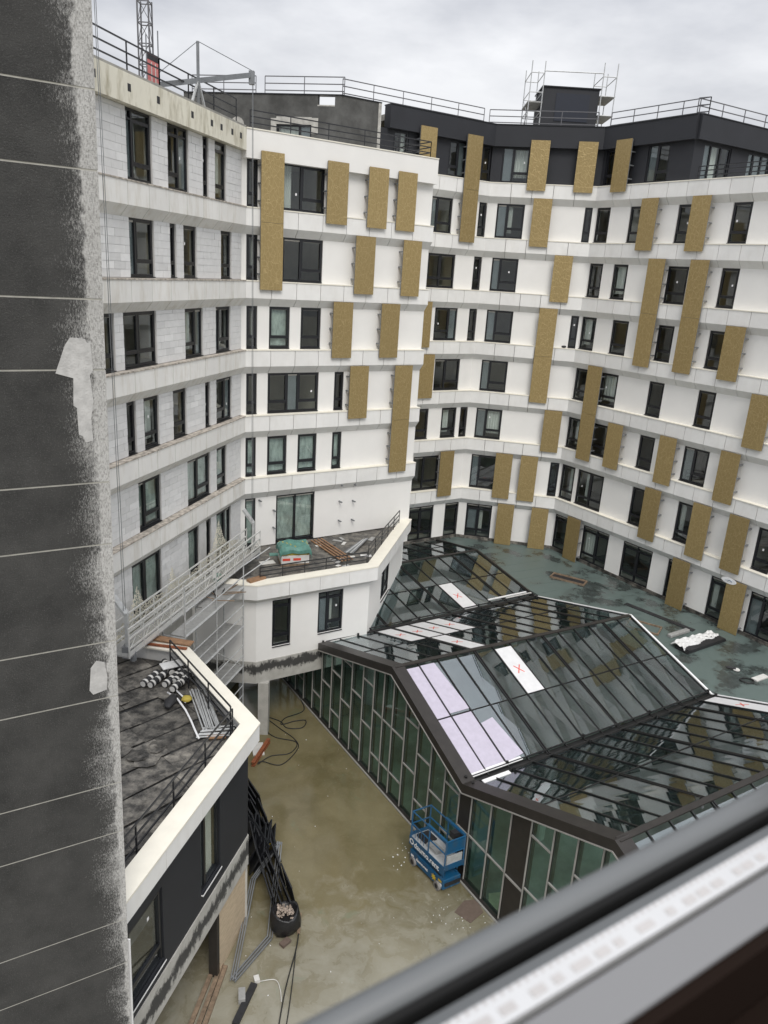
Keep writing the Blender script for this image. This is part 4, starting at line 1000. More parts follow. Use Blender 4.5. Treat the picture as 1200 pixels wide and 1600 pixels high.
for pts in (((0.24, 17.75), (0.36, 17.72), (0.40, 17.83), (0.46, 17.86), (0.47, 18.3), (0.52, 18.34), (0.50, 18.78), (0.76, 18.86), (0.74, 18.92), (0.60, 19.30), (0.52, 19.42), (0.30, 19.40), (0.27, 19.33), (0.22, 19.36), (0.20, 18.9), (0.25, 18.82), (0.21, 18.4), (0.26, 18.1)),
            ((0.20, 13.05), (0.44, 13.0), (0.50, 13.1), (0.46, 13.55), (0.36, 13.68), (0.22, 13.62), (0.18, 13.3))):
    mb = MB(); mb.prism([NWp(u, 0.002, z) for u, z in pts], [NWp(u, 0.009, z) for u, z in pts]); mb.build('cement_patch', 'near_light', nw)
mb = MB(); mb.bar(NWp(-0.02, -0.1, 1.0), NWp(-0.02, -0.1, 6.9), 0.03, 0.1); mb.build('edge_bead', 'white_paint', nw)
# ------------------------------------------------------------------ cradle hung along the block-walled wing
def net_mat():
    m, nt, b = new_mat('knotted_safety_net'); p = pos_node(nt)
    v = nt.nodes.new('ShaderNodeTexVoronoi'); v.feature = 'DISTANCE_TO_EDGE'; v.inputs['Scale'].default_value = 9.0; nt.links.new(p, v.inputs['Vector'])
    a = ramp(nt, v.outputs['Distance'], [(0.10, 1.0), (0.16, 0.0)])
    b.inputs['Base Color'].default_value = (0.60, 0.57, 0.47, 1); b.inputs['Roughness'].default_value = 0.9
    nt.links.new(a, b.inputs['Alpha']); return m
MT['netting'] = net_mat()
F = FA['LF']; CU0, CU1, CZ = 1.25, 12.0, 7.85
cr = thing('suspended_platform', tuple(F.p(6.5, 1.0, CZ)), 'long aluminium work cradle hung on cables along the block wall', 'cradle')
mb = MB(); F.box(mb, CU0, CU1, 0.66, 1.34, CZ, CZ + 0.06); mb.build('deck', 'grey_board', cr)
for o_ in (0.66, 1.34):
    mb = MB(); F.box(mb, CU0, CU1, o_ - 0.012, o_ + 0.012, CZ + 0.06, CZ + 0.24); mb.build('toe_board', 'aluminium', cr)
    for z in (0.36, 0.72, 1.08):
        mb = MB(); mb.bar(F.p(CU0, o_, CZ + z), F.p(CU1, o_, CZ + z), 0.05, 0.05); mb.build('guard_rail', 'aluminium', cr)
    n = 12
    for i in range(n + 1):
        u = CU0 + (CU1 - CU0) * i / n
        mb = MB(); mb.bar(F.p(u, o_, CZ), F.p(u, o_, CZ + 1.1), 0.045, 0.045); mb.build('post', 'aluminium', cr)
        if i < n:
            du = (CU1 - CU0) / n; mb = MB()
            mb.bar(F.p(u, o_, CZ + 0.26), F.p(u + du / 2, o_, CZ + 0.7), 0.022, 0.022); mb.bar(F.p(u + du / 2, o_, CZ + 0.7), F.p(u + du, o_, CZ + 0.26), 0.022, 0.022); mb.build('brace', 'aluminium', cr)
mb = MB(); st = 0.14; u = CU0
while u < CU1: mb.bar(F.p(u, 1.30, CZ + 0.24), F.p(u, 1.30, CZ + 0.70), 0.008, 0.008); u += st
for z in (0.3, 0.42, 0.54, 0.66): mb.bar(F.p(CU0, 1.30, CZ + z), F.p(CU1, 1.30, CZ + z), 0.008, 0.008)
mb.build('mesh_infill', 'net', cr, kind='stuff')
for u in (CU0 + 0.1, CU1 - 0.35):
    mb = MB()
    mb.bar(F.p(u, 1.05, CZ - 0.1), F.p(u, 1.05, CZ + 1.5), 0.16, 0.10); mb.bar(F.p(u, 1.05, CZ + 1.45), F.p(u, 0.55, CZ + 2.05), 0.24, 0.09); mb.build('stirrup', 'galv', cr)
    mb = MB(); mb.box(F.p(u, 1.05, CZ + 0.05), 0.3, 0.3, 0.42); mb.tube([F.p(u, 1.25, CZ - 0.25), F.p(u, 1.25, CZ + 0.1)], 0.11, 10); mb.build('hoist_motor', 'steel', cr)
    for d_ in (-0.05, 0.07):
        mb = MB(); mb.tube([F.p(u + d_, 1.0, CZ + 1.5), F.p((u + 0.3 if u < 5 else u) + d_ * 0.6, 1.0, 27.45)], 0.010, 5); mb.build('cable', 'steel', cr)
pk = [(CU1 - 0.2, 0.75), (11.3, 0.6), (10.6, 1.0), (10.1, 1.75), (9.7, 0.95), (9.0, 0.9), (8.1, 0.75), (7.7, 1.6), (7.4, 0.95), (6.4, 0.75), (5.2, 0.9), (4.35, 1.2), (3.75, 2.3), (3.3, 1.35), (2.9, 1.0), (2.0, 0.8), (1.4, 0.6)]
mb = MB()
for (ua, za), (ub, zb) in zip(pk[:-1], pk[1:]):
    mb.poly([F.p(ua, 0.60 + 0.05 * math.sin(ua * 5), CZ), F.p(ub, 0.60 + 0.05 * math.sin(ub * 5), CZ), F.p(ub, 0.50, CZ + zb), F.p(ua, 0.50, CZ + za)])
net = mb.build('safety_net', 'netting', cr)
def small_box(name, c, dx, dy, dz, ang, mat, label, cat, group=None, bevel=0.0):
    ax = (math.cos(ang), math.sin(ang), 0); ay = (-math.sin(ang), math.cos(ang), 0)
    mb = MB(); mb.box((c[0], c[1], c[2] + dz / 2), dx, dy, dz, ax, ay); return mb.build(name, mat, bevel=bevel, label=label, cat=cat, group=group)
ca = math.atan2(F.d.y, F.d.x)
small_box('bucket', F.p(5.2, 1.15, CZ + 0.062), 0.26, 0.26, 0.34, ca, 'tarp', 'small green tub on the deck of the hanging cradle', 'tub')
small_box('notice', F.p(5.9, 1.372, CZ + 0.55), 0.35, 0.012, 0.38, ca, 'paper', 'white notice sheet tied to the cradle guard rail', 'notice')

# roof davits that carry the cradle
def davit(u, label):
    t = thing('roof_davit', tuple(F.p(u + 1.6, -1.6, 26.0)), label, 'hoist arm', 'roof davits')
    tip = F.p(u, 1.0, 27.55); tail = F.p(u + 4.0, -1.0, 26.3); mid = tail.lerp(tip, 0.45)
    mb = MB(); mb.bar(tail, tip, 0.11, 0.17); mb.build('boom', 'steel', t)
    mb = MB(); mb.box(tip - Vector((0, 0, 0.1)), 0.2, 0.2, 0.46); mb.build('sheave_head', 'steel', t)
    top = mid + Vector((0, 0, 1.25))
    mb = MB(); mb.bar(mid - Vector((0, 0, 1.0)), top, 0.09, 0.09); mb.build('king_post', 'steel', t)
    for q in (tip, tail):
        mb = MB(); mb.tube([top, q + Vector((0, 0, 0.15))], 0.014, 5); mb.build('stay_cable', 'steel', t)
    for sg in (-1, 1):
        mb = MB(); mb.bar(mid, Vector((mid.x, mid.y, 25.95)) + F.d * 0.55 * sg, 0.07, 0.07); mb.build('leg', 'galv', t)
    mb = MB(); mb.box(tail + Vector((0, 0, -0.15)), 0.7, 0.5, 0.4); mb.build('counterweight', 'concrete', t)
    return t
davit(1.75, 'grey hoist arm with blue-grey king post on the concrete roof edge')
davit(11.7, 'grey hoist arm on the roof above the splattered dark wall')
t = thing('warning_banner', tuple(F.p(5.9, -0.75, 26.0)), 'faded red banner between two poles on the concrete roof edge', 'banner')
for u in (5.55, 6.3):
    mb = MB(); mb.tube([F.p(u, -0.75, 25.95), F.p(u, -0.75, 28.0 if u < 6 else 27.7)], 0.022, 6); mb.build('pole', 'steel', t)
mb = MB(); F.box(mb, 5.57, 6.28, -0.76, -0.74, 26.1, 27.0); mb.build('sheet', 'redsign', t)
mb = MB(); F.box(mb, 5.57, 6.28, -0.765, -0.735, 27.003, 27.22); mb.build('header_strip', 'dark', t)
for k in range(2):
    mb = MB(); F.box(mb, 5.75 + 0.25 * k, 5.80 + 0.25 * k, -0.738, -0.73, 26.15, 26.95); mb.build('white_stripe', 'paper', t)
# mast of a tower crane beyond the roofs
cm = thing('crane_mast', (-25.1, 80, 0), 'bare grey lattice crane mast rising beyond the roof', 'crane mast')
hw = 0.52; zs = [i * 1.72 for i in range(26)]
for sx in (-1, 1):
    for sy in (-1, 1):
        mb = MB(); mb.bar((-25.1 + sx * hw, 80 + sy * hw, 0), (-25.1 + sx * hw, 80 + sy * hw, 43.2), 0.12); mb.build('leg', 'grey_rail', cm)
for i in range(25):
    z0, z1 = zs[i], zs[i + 1]; mb = MB(); cs = [(-25.1 - hw, 80 - hw), (-25.1 + hw, 80 - hw), (-25.1 + hw, 80 + hw), (-25.1 - hw, 80 + hw)]
    for k in range(4):
        a, b = cs[k], cs[(k + 1) % 4]
        mb.bar((*a, z1), (*b, z1), 0.08)
        if k % 2 == 0: mb.bar((*a, z0), (*b, z1), 0.05)
        else: mb.bar((*b, z0), (*a, z1), 0.05)
    mb.build('bracing', 'grey_rail', cm)
# roof housing and its two scaffold towers
hs = thing('roof_housing', (9.3, 50.2, 28.6), 'dark plant room with a plain navy panel standing on the black storey roof', 'plant room')
mb = MB(); mb.box((9.27, 50.3, 30.0), 3.25, 2.6, 2.85); mb.build('body', 'black', hs)
mb = MB(); mb.box((9.27, 50.3, 31.46), 3.4, 2.75, 0.06); mb.build('roof_cap', 'frame', hs)
mb = MB(); mb.box((9.4, 48.985, 30.42), 1.95, 0.03, 1.45); mb.build('access_panel', 'navy', hs)
def tower(name, x0, x1, y0, y1, z0, zt, decks, label, group, mat='galv', r=0.03, step=1.0):
    t = thing(name, ((x0 + x1) / 2, (y0 + y1) / 2, z0), label, 'scaffold', group)
    for x in (x0, x1):
        for y in (y0, y1):
            mb = MB(); mb.tube([(x, y, z0), (x, y, zt)], r, 6); mb.build('standard', mat, t)
    z = z0 + 0.5
    while z < zt - 0.2:
        for a, b in (((x0, y0), (x1, y0)), ((x0, y1), (x1, y1)), ((x0, y0), (x0, y1)), ((x1, y0), (x1, y1))):
            mb = MB(); mb.tube([(*a, z), (*b, z)], r * 0.85, 6); mb.build('ledger', mat, t)
        z += step
    for z in decks:
        mb = MB(); mb.box(((x0 + x1) / 2, (y0 + y1) / 2, z), (x1 - x0) + 0.1, (y1 - y0), 0.06); mb.build('deck', 'grey_board', t)
    for k in range(2):
        mb = MB(); mb.tube([(x0, y0 if k else y1, z0 + 0.3 + k), (x0, y1 if k else y0, z0 + 1.5 + k)], r * 0.7, 5); mb.build('brace', mat, t)
    return t
tower('scaffold_tower', 6.85, 7.6, 48.9, 51.2, 28.6, 32.7, (30.6,), 'light scaffold tower on the open-railing side of the plant room', None)
tt = tower('scaffold_tower', 10.98, 11.75, 48.9, 51.2, 28.6, 32.8, (30.1, 31.1), 'light scaffold tower with stacked decks beside the plant room', None)
tt['label'] = 'light scaffold tower with two decks beside the plant room'
mb = MB(); mb.tube([(7.6, 48.86, 32.2), (10.98, 48.86, 32.25)], 0.03, 6); mb.build('link_tube', 'galv', tt)
# scaffold standing in the recess between annex and terrace block
sf = thing('scaffold', (-6.6, 26.9, 0), 'steel scaffold with grey decks filling the gap beside the terrace', 'scaffold')
SO = [Vector((-5.75, 29.3, 0)), Vector((-6.33, 26.9, 0)), Vector((-6.91, 24.5, 0))]; SI = [p + Vector((-0.88, 0.21, 0)) for p in SO]
tops = [9.1, 9.0, 9.6]
for i, (p, q) in enumerate(zip(SO, SI)):
    for s_ in (p, q):
        mb = MB(); mb.tube([s_, s_ + Vector((0, 0, tops[i] if s_ is p else tops[i] - 0.9))], 0.028, 6); mb.build('standard', 'galv', sf)
lv = [1.9, 3.85, 5.77, 7.62]; up = Vector((0, 0, 1))
for z in lv:
    for i in range(3):
        mb = MB(); mb.tube([SO[i] + up * (z - 0.06), SI[i] + up * (z - 0.06)], 0.026, 6); mb.build('transom', 'galv', sf)
    for i in range(2):
        for k in range(3):
            f0 = 0.04 + k * 0.32; a = SO[i].lerp(SI[i], f0 + 0.15); b = SO[i + 1].lerp(SI[i + 1], f0 + 0.15)
            if z == lv[3] and i == 1 and k == 2: continue
            mb = MB(); mb.bar(a + up * z, b + up * z, 0.29, 0.055); mb.build('deck_board', 'grey_board', sf)
        for dz in (0.5, 1.0):
            if z + dz < tops[i]:
                mb = MB(); mb.tube([SO[i] + up * (z + dz), SO[i + 1] + up * (z + dz)], 0.024, 6); mb.build('guard_rail', 'galv', sf)
        mb = MB(); mb.tube([SO[i] + up * z, SO[i + 1] + up * (z + 0.02)], 0.045, 6); mb.build('ledger', 'galv', sf)
for i in range(2):
    for z in (1.9, 3.85):
        mb = MB(); mb.tube([SO[i] + up * z, SO[i + 1] + up * (z + 1.9)], 0.022, 6); mb.build('brace', 'galv', sf)
mb = MB(); mb.tube([SO[0] + up * 8.1, SO[0] + Vector((0.9, 1.3, 8.5))], 0.024, 6); mb.build('guard_rail', 'galv', sf)
mb = MB(); mb.tube([SO[0] + up * 8.6, SO[0] + Vector((0.9, 1.3, 9.0))], 0.024, 6); mb.build('guard_rail', 'galv', sf)
def plank(a, b, w, h, mat, label, cat='plank', group=None, name='plank'):
    mb = MB(); mb.bar(a, b, w, h); return mb.build(name, mat, label=label, cat=cat, group=group)
for k in range(9):
    p = SO[0].lerp(SO[1], 0.25 + 0.07 * k) + Vector((-0.42, 0.1, 7.68 + 0.012 * k)); a_ = rnd.uniform(0, 3.1)
    plank(p, p + Vector((math.cos(a_), math.sin(a_), 0)) * rnd.uniform(0.5, 1.1), 0.04, 0.025, 'wood_old' if k % 3 else 'rubber', 'short thin offcut lying on the top scaffold deck', 'offcut', 'offcuts on the scaffold deck', 'offcut')
plank((-8.15, 24.2, 7.72), (-6.5, 23.9, 7.72), 0.34, 0.04, 'wood', 'broad orange-brown plank bridging from annex parapet towards the cradle')
plank((-8.3, 23.75, 7.70), (-6.6, 23.55, 7.70), 0.10, 0.06, 'orange', 'narrow orange batten lying beside the broad plank on the annex')
plank((-5.62, 29.75, 7.70), (-5.05, 30.35, 7.70), 0.3, 0.1, 'wood', 'short brown board end on the terrace coping beside the scaffold')

# ------------------------------------------------------------------ blue scissor lift in the yard
E1 = Vector((1.16, -1.50, 0)).normalized(); E2 = Vector((0.86, 0.50, 0)).normalized(); C1 = Vector((1.70, 22.66, 0))
def S(a, b, z): return C1 + E1 * a + E2 * b + Vector((0, 0, z))
sl = thing('scissor_lift', tuple(S(0.95, 0.44, 0)), 'blue scissor lift with white lettering parked against the glass wall', 'scissor lift')
LN, WDT = 1.92, 0.84
def sbox(a0, a1, b0, b1, z0, z1, name, mat, parent=sl, bevel=0.0):
    mb = MB(); mb.box(S((a0 + a1) / 2, (b0 + b1) / 2, (z0 + z1) / 2), a1 - a0, b1 - b0, z1 - z0, tuple(E1), tuple(E2)); return mb.build(name, mat, parent, bevel=bevel)
ch = sbox(0.02, LN - 0.02, 0.05, WDT - 0.05, 0.14, 0.56, 'chassis', 'blue', bevel=0.02)
sbox(0.3, 1.4, 0.03, 0.049, 0.16, 0.52, 'side_cover', 'blue', ch); sbox(0.3, 1.4, WDT - 0.049, WDT - 0.03, 0.16, 0.52, 'side_cover', 'blue', ch)
sbox(LN - 0.3, LN + 0.03, 0.1, WDT - 0.1, 0.3, 0.42, 'step', 'dark', ch)
for a_ in (0.28, LN - 0.28):
    for b_ in (0.02, WDT - 0.02):
        mb = MB(); s_ = -1 if b_ < 0.3 else 1
        mb.tube([S(a_, b_ - 0.05, 0.17), S(a_, b_ + 0.05, 0.17)], 0.17, 18); w = mb.build('wheel', 'tyre', sl)
        mb = MB(); mb.tube([S(a_, b_ + s_ * 0.051, 0.17), S(a_, b_ + s_ * 0.06, 0.17)], 0.09, 12); mb.build('rim', 'dark', w)
for b_ in (0.14, WDT - 0.14):
    for k in range(5):
        z = 0.60 + k * 0.085; mb = MB(); mb.bar(S(0.15, b_, z), S(LN - 0.15, b_ + 0.01, z + (0.06 if k % 2 else -0.0)), 0.05, 0.07); mb.build('scissor_arm', 'dark' if k % 2 else 'blue', sl)
dk = sbox(0, LN, 0.0, WDT, 1.06, 1.12, 'platform', 'galv')
sp1 = sbox(0.0, LN, -0.012, 0.012, 0.80, 1.16, 'side_skirt', 'blue', dk); sbox(0.0, LN, WDT - 0.012, WDT + 0.012, 0.92, 1.2, 'side_skirt', 'blue', dk)
sbox(-0.012, 0.012, 0.013, WDT - 0.013, 1.0, 1.26, 'toe_plate', 'blue', dk); sbox(LN - 0.012, LN + 0.012, 0.013, WDT - 0.013, 1.0, 1.22, 'toe_plate', 'blue', dk)
for (a_, b_) in ((0.03, 0.03), (0.03, WDT - 0.03), (LN - 0.03, 0.03), (LN - 0.03, WDT - 0.03), (1.0, 0.03), (1.0, WDT - 0.03)):
    mb = MB(); mb.bar(S(a_, b_, 1.12), S(a_, b_, 2.2), 0.05, 0.05); mb.build('rail_post', 'blue', sl)
for z in (1.68, 2.2):
    for p, q in (((0.03, 0.03), (LN - 0.03, 0.03)), ((0.03, WDT - 0.03), (LN - 0.03, WDT - 0.03)), ((0.03, 0.03), (0.03, WDT - 0.03)), ((LN - 0.03, 0.03), (LN - 0.03, WDT - 0.03))):
        mb = MB(); mb.tube([S(*p, z), S(*q, z)], 0.026, 8); mb.build('guard_rail', 'blue', sl)
for b_ in (0.0, WDT):
    mb = MB(); mb.bar(S(0.85, b_ + 0.03 - 0.06 * (b_ > 0), 2.215), S(LN - 0.05, b_ + 0.03 - 0.06 * (b_ > 0), 2.215), 0.09, 0.07); mb.build('extension_rail', 'blue', sl)
sbox(LN - 0.05, LN - 0.02, 0.06, WDT - 0.06, 1.72, 2.14, 'end_panel', 'blue'); sbox(LN - 0.05, LN - 0.02, 0.1, WDT - 0.1, 1.2, 1.55, 'entry_gate', 'galv')
sbox(LN - 0.5, LN - 0.28, WDT - 0.3, WDT - 0.06, 1.95, 2.18, 'control_box', 'dark')
sbox(0.12, 0.62, 0.2, 0.7, 1.123, 1.2, 'deck_plate', 'dark'); sbox(0.7, 1.25, 0.18, 0.5, 1.123, 1.24, 'tool_crate', 'grey_board')
for k in range(4):
    mb = MB(); mb.tube([S(1.5 + 0.05 * k, 0.1, 0.55), S(1.35 + 0.08 * k, 0.03, 0.72), S(1.0, 0.06, 0.86 + 0.02 * k), S(0.7 - 0.05 * k, 0.1, 1.0)], 0.014, 6); mb.build('hose', 'rubber', sl, smooth=True)
for (a_, z_, w_, h_, mt_) in ((0.1, 0.34, 0.16, 0.1, 'white_paint'), (1.62, 0.42, 0.18, 0.08, 'yellow_p'), (1.72, 0.28, 0.1, 0.1, 'white_paint')):
    mb = MB(); mb.box(S(a_ + w_ / 2, 0.046, z_), w_, 0.004, h_, tuple(E1), tuple(E2)); mb.build('warning_label', mt_, ch)
for k in range(5):
    mb = MB(); mb.bar(S(0.1 + 0.16 * k, 0.03, 1.2), S(0.1 + 0.16 * k, 0.03, 1.66), 0.018, 0.018); mb.build('infill_bar', 'blue', sl)
def lettering(txt, size, a_, z, mat, parent, name='lettering'):
    cu = bpy.data.curves.new('lettering', 'FONT'); cu.body = txt; cu.size = size; cu.extrude = 0.002; cu.offset = 0.004
    o = bpy.data.objects.new('tmp', cu); col.objects.link(o); bpy.context.view_layer.update()
    me = bpy.data.meshes.new_from_object(o.evaluated_get(bpy.context.evaluated_depsgraph_get())); bpy.data.objects.remove(o)
    me.materials.clear(); me.materials.append(MT[mat])
    n = -E2; rot = Matrix((E1, up, n)).transposed().to_4x4()
    return inst(name, me, Matrix.Translation(S(a_, -0.018 if parent is sp1 else 0.024, z)) @ rot, parent)
lettering('daumo.rent', 0.315, 0.30, 0.86, 'white_paint', sp1)
mb = MB(); c = S(0.15, -0.016, 0.98); n_ = 16
for i in range(n_):
    t0, t1 = 2 * math.pi * i / n_, 2 * math.pi * (i + 1) / n_
    f_ = lambda t, r: c + E1 * math.cos(t) * r + up * math.sin(t) * r
    mb.poly([f_(t0, 0.07), f_(t1, 0.07), f_(t1, 0.12), f_(t0, 0.12)])
mb.build('ring_logo', 'white_paint', sp1)
lettering('daumo.rent', 0.15, 0.42, 0.33, 'white_paint', ch)
mb = MB(); c = S(1.42, 0.022, 0.36); pts = [c + E1 * (r_ * math.cos(t)) + up * (r_ * math.sin(t)) for t, r_ in [(2 * math.pi * i / 16, 0.15 if i % 2 else 0.07) for i in range(16)]]
mb.prism(pts, [p + E2 * -0.004 for p in pts]); mb.build('yellow_star', 'yellow_p', ch)

# ------------------------------------------------------------------ things lying on the annex roof
roll_me = None
def roll(c, ang, idx):
    c = Vector((*c, 7.16 + 0.12)); d = Vector((math.cos(ang), math.sin(ang), 0))
    t = thing('bitumen_roll', (c.x, c.y, 7.15), 'black bitumen roll with white wrapper bands on the annex roof', 'roofing roll', 'bitumen rolls on the annex roof')
    mb = MB(); mb.tube([c - d * 0.42, c + d * 0.42], 0.115, 14); mb.build('roll', 'dark', t, smooth=False)
    for k in (-0.3, -0.02, 0.26):
        mb = MB(); mb.tube([c + d * (k - 0.045), c + d * (k + 0.045)], 0.118, 14); mb.build('wrapper_band', 'paper', t)
    mb = MB(); mb.tube([c - d * 0.425, c - d * 0.42], 0.10, 12); mb.build('end_face', 'paper', t)
ra = math.atan2(0.95, 0.30)
for i, (x, y) in enumerate(((-7.45, 22.15), (-7.2, 22.12), (-6.75, 22.2), (-6.5, 22.45), (-6.3, 22.3), (-6.42, 21.95), (-7.1, 22.95), (-6.75, 22.95))):
    roll((x, y), ra if i < 6 else ra + 0.9, i)
small_box('wrapper_sheet', (-6.95, 22.85, 7.42), 0.7, 0.45, 0.03, 0.6, 'plastic', 'crumpled pale wrapper lying over the bitumen rolls', 'wrapper')
for k in range(13):
    a = Vector((-6.0 + 0.045 * k, 21.7 + rnd.uniform(-0.1, 0.1), 7.19 + 0.035 * (k % 3))); b = Vector((-5.05 + 0.045 * k + rnd.uniform(-0.05, 0.05), 19.6 + rnd.uniform(-0.1, 0.1), 7.20 + 0.035 * (k % 3)))
    mb = MB(); mb.tube([a, b], 0.024, 7); mb.build('steel_tube', 'galv', label='galvanised tube in the bundle on the annex roof', cat='tube', group='tube bundle on the annex roof')
for k in range(6):
    a = Vector((-5.15 + 0.02 * k, 19.15 + 0.09 * k, 7.20 + 0.02 * (k % 2))); b = a + Vector((0.95, 0.25 + rnd.uniform(-0.1, 0.1), 0))
    mb = MB(); mb.tube([a, b], 0.024, 7); mb.build('steel_tube', 'galv', label='short galvanised tube across the end of the bundle', cat='tube', group='short tubes on the annex roof')
mb = MB(); mb.tube([(-6.68, 21.47, 7.2), (-6.25, 21.1, 7.22), (-5.83, 20.51, 7.22), (-5.5, 19.95, 7.2), (-5.27, 19.5, 7.2), (-5.05, 19.1, 7.2)], 0.032, 8); mb.build('plastic_conduit', 'white_paint', smooth=True, label='bent white conduit beside the tube bundle on the annex', cat='conduit')
mb = MB(); mb.tube([(-6.55, 21.75, 7.2), (-6.1, 21.2, 7.25), (-5.95, 20.95, 7.2)], 0.028, 8); mb.build('plastic_conduit', 'white_paint', smooth=True, label='short white conduit ending at the tube bundle', cat='conduit')
def sack(name, c, r, h, mat, label, cat, seed, ax=(1, 1)):
    r_ = random.Random(seed); mb = MB(); n, m_ = 12, 7; vs = []
    for j in range(m_ + 1):
        ph = math.pi * j / m_
        for i in range(n):
            th = 2 * math.pi * i / n; k = 1 + r_.uniform(-0.14, 0.14)
            vs.append((c[0] + r * ax[0] * math.sin(ph) * math.cos(th) * k, c[1] + r * ax[1] * math.sin(ph) * math.sin(th) * k, c[2] + h / 2 - math.cos(ph) * h / 2))
    mb.v = vs
    for j in range(m_):
        for i in range(n): mb.f.append((j * n + i, j * n + (i + 1) % n, (j + 1) * n + (i + 1) % n, (j + 1) * n + i)); mb.m.append(0)
    return mb.build(name, mat, smooth=True, label=label, cat=cat)
sack('tool_bag', (-6.42, 20.9, 7.15), 0.16, 0.2, 'dark', 'long dark tool bag beside the white conduit', 'bag', 4, (1.1, 2.6))
sack('foam_lump', (-5.95, 21.1, 7.15), 0.17, 0.2, 'yellow', 'yellowish lump of foam against the tube bundle', 'foam', 6)
for i in range(14):
    c = Vector((rnd.uniform(-8.3, -4.9), rnd.uniform(14.5, 21.5), 7.16)); pts = []
    if c.x > -4.4 + (c.y - 19.4) * 0.24 - 1.0: c.x -= 1.2
    n = 9; s_ = rnd.uniform(0.12, 0.34)
    for k in range(n):
        th = 2 * math.pi * k / n; rr_ = s_ * rnd.uniform(0.6, 1.2); pts.append(c + Vector((math.cos(th) * rr_ * 1.3, math.sin(th) * rr_, rnd.uniform(0, 0.05))))
    mb = MB(); mb.prism(pts, [p + Vector((0, 0, 0.012)) for p in pts])
    mb.build('membrane_offcut', 'bit_sheet', label='curled grey-black membrane scrap on the annex roof', cat='scrap', group='membrane scraps on the annex roof')
plank((-4.85, 19.25, 7.19), (-4.3, 19.35, 7.19), 0.28, 0.03, 'wood', 'small orange-brown board by the annex parapet corner')

# ------------------------------------------------------------------ terrace clutter
ps = thing('insulation_stack', (-4.2, 33.4, 7.29), 'stack of yellow insulation packs under a green tarpaulin', 'stack')
def pbox(c, dx, dy, dz, ang, name, mat, parent, bevel=0.0):
    ax = (math.cos(ang), math.sin(ang), 0); ay = (-math.sin(ang), math.cos(ang), 0)
    mb = MB(); mb.box((c[0], c[1], c[2] + dz / 2), dx, dy, dz, ax, ay); return mb.build(name, mat, parent, bevel=bevel)
sa = 0.30
pbox((-4.15, 33.3, 7.29), 1.35, 1.0, 0.10, sa, 'pallet', 'wood_old', ps); pk_ = pbox((-4.15, 33.3, 7.392), 1.32, 0.98, 0.42, sa, 'insulation_pack', 'paper', ps, 0.02)
pbox((-4.15, 33.3, 7.815), 1.32, 0.98, 0.40, sa, 'insulation_pack', 'yellow', ps, 0.02)
mb = MB(); c = S(0, 0, 0)
for k in range(2):
    x0 = -4.15 + math.cos(sa) * (-0.42 + 0.5 * k) + math.sin(sa) * 0.495; y0 = 33.3 + math.sin(sa) * (-0.42 + 0.5 * k) - math.cos(sa) * 0.495
    mb.box((x0, y0, 7.62), 0.36, 0.006, 0.12, (math.cos(sa), math.sin(sa), 0), (-math.sin(sa), math.cos(sa), 0))
mb.build('red_print', 'red', pk_)
mb = MB(); n = 12; ax = Vector((math.cos(sa), math.sin(sa), 0)); ay = Vector((-ax.y, ax.x, 0)); g_ = {}
def tp_(i, j):
    a_, b_ = (i / n - 0.5) * 1.9, (j / n - 0.5) * 1.5; z = 8.24 + 0.03 * math.sin(a_ * 7 + b_ * 5)
    ea, eb = max(0, abs(a_) - 0.68), max(0, abs(b_) - 0.51)
    z -= (ea + eb) * 1.3; a2 = max(-0.74, min(0.74, a_)); b2 = max(-0.57, min(0.57, b_))
    return Vector((-4.15, 33.3, 0)) + ax * (a2 + 0.02 * math.sin(j * 2.1)) + ay * (b2 + 0.03 * math.sin(i * 1.7)) + up * z
for i in range(n):
    for j in range(n): mb.poly([tp_(i, j), tp_(i + 1, j), tp_(i + 1, j + 1), tp_(i, j + 1)])
mb.build('tarpaulin', 'tarp', ps, smooth=True)
for k in range(4):
    plank((-3.65 + 0.16 * k, 36.35 + 0.07 * k, 7.33 + 0.02 * k), (-1.85 + 0.16 * k, 33.7 + 0.06 * k, 7.34 + 0.02 * k), 0.085, 0.045, 'wood', 'long brown batten lying across the terrace floor', 'batten', 'battens on the terrace', 'batten')
for k in range(5):
    plank((-1.85 + 0.11 * k, 34.9 - 0.05 * k, 7.33 + 0.02 * k), (-1.0 + 0.06 * k, 36.95, 7.34 + 0.02 * k), 0.07, 0.03, 'galv' if k % 2 else 'steel', 'grey metal profile in the pile on the terrace', 'profile', 'metal profiles on the terrace', 'metal_profile')
for (x, y, w_, h_, a_, mt, lb) in ((-1.5, 34.35, 0.5, 0.3, 0.4, 'paper', 'pale sheet beside the metal profiles on the terrace'), (-0.75, 34.7, 0.55, 0.28, 0.1, 'plastic', 'white plastic sheet against the terrace parapet'), (-5.35, 33.0, 0.7, 0.4, 0.5, 'paper', 'grey-white sheet near the insulation stack'), (-2.3, 36.6, 0.5, 0.2, -0.3, 'grey_board', 'small grey board near the terrace wall'), (-5.2, 34.1, 0.45, 0.35, 0.2, 'tarp', 'small dark green sheet on the terrace floor'), (-0.55, 37.2, 0.6, 0.25, 1.2, 'grey_board', 'grey board below the sloping terrace railing')):
    small_box('loose_sheet', (x, y, 7.292), w_, h_, 0.025, a_, mt, lb, 'sheet')

for i in range(22):
    x, y = rnd.uniform(-5.0, -0.6), rnd.uniform(33.0, 37.4)
    if y - 32.6 < (x + 0.11) * 0.6 + 0.9 or y > 36.2 + (x + 4) * 0.55: continue
    small_box('scrap', (x, y, 7.292 + 0.004 * (i % 4)), rnd.uniform(0.12, 0.5), rnd.uniform(0.06, 0.22), 0.02, rnd.uniform(0, 3), rnd.choice(('paper', 'grey_board', 'wood_old', 'dark', 'galv')), 'small flat building scrap on the terrace floor', 'scrap', 'scraps on the terrace')

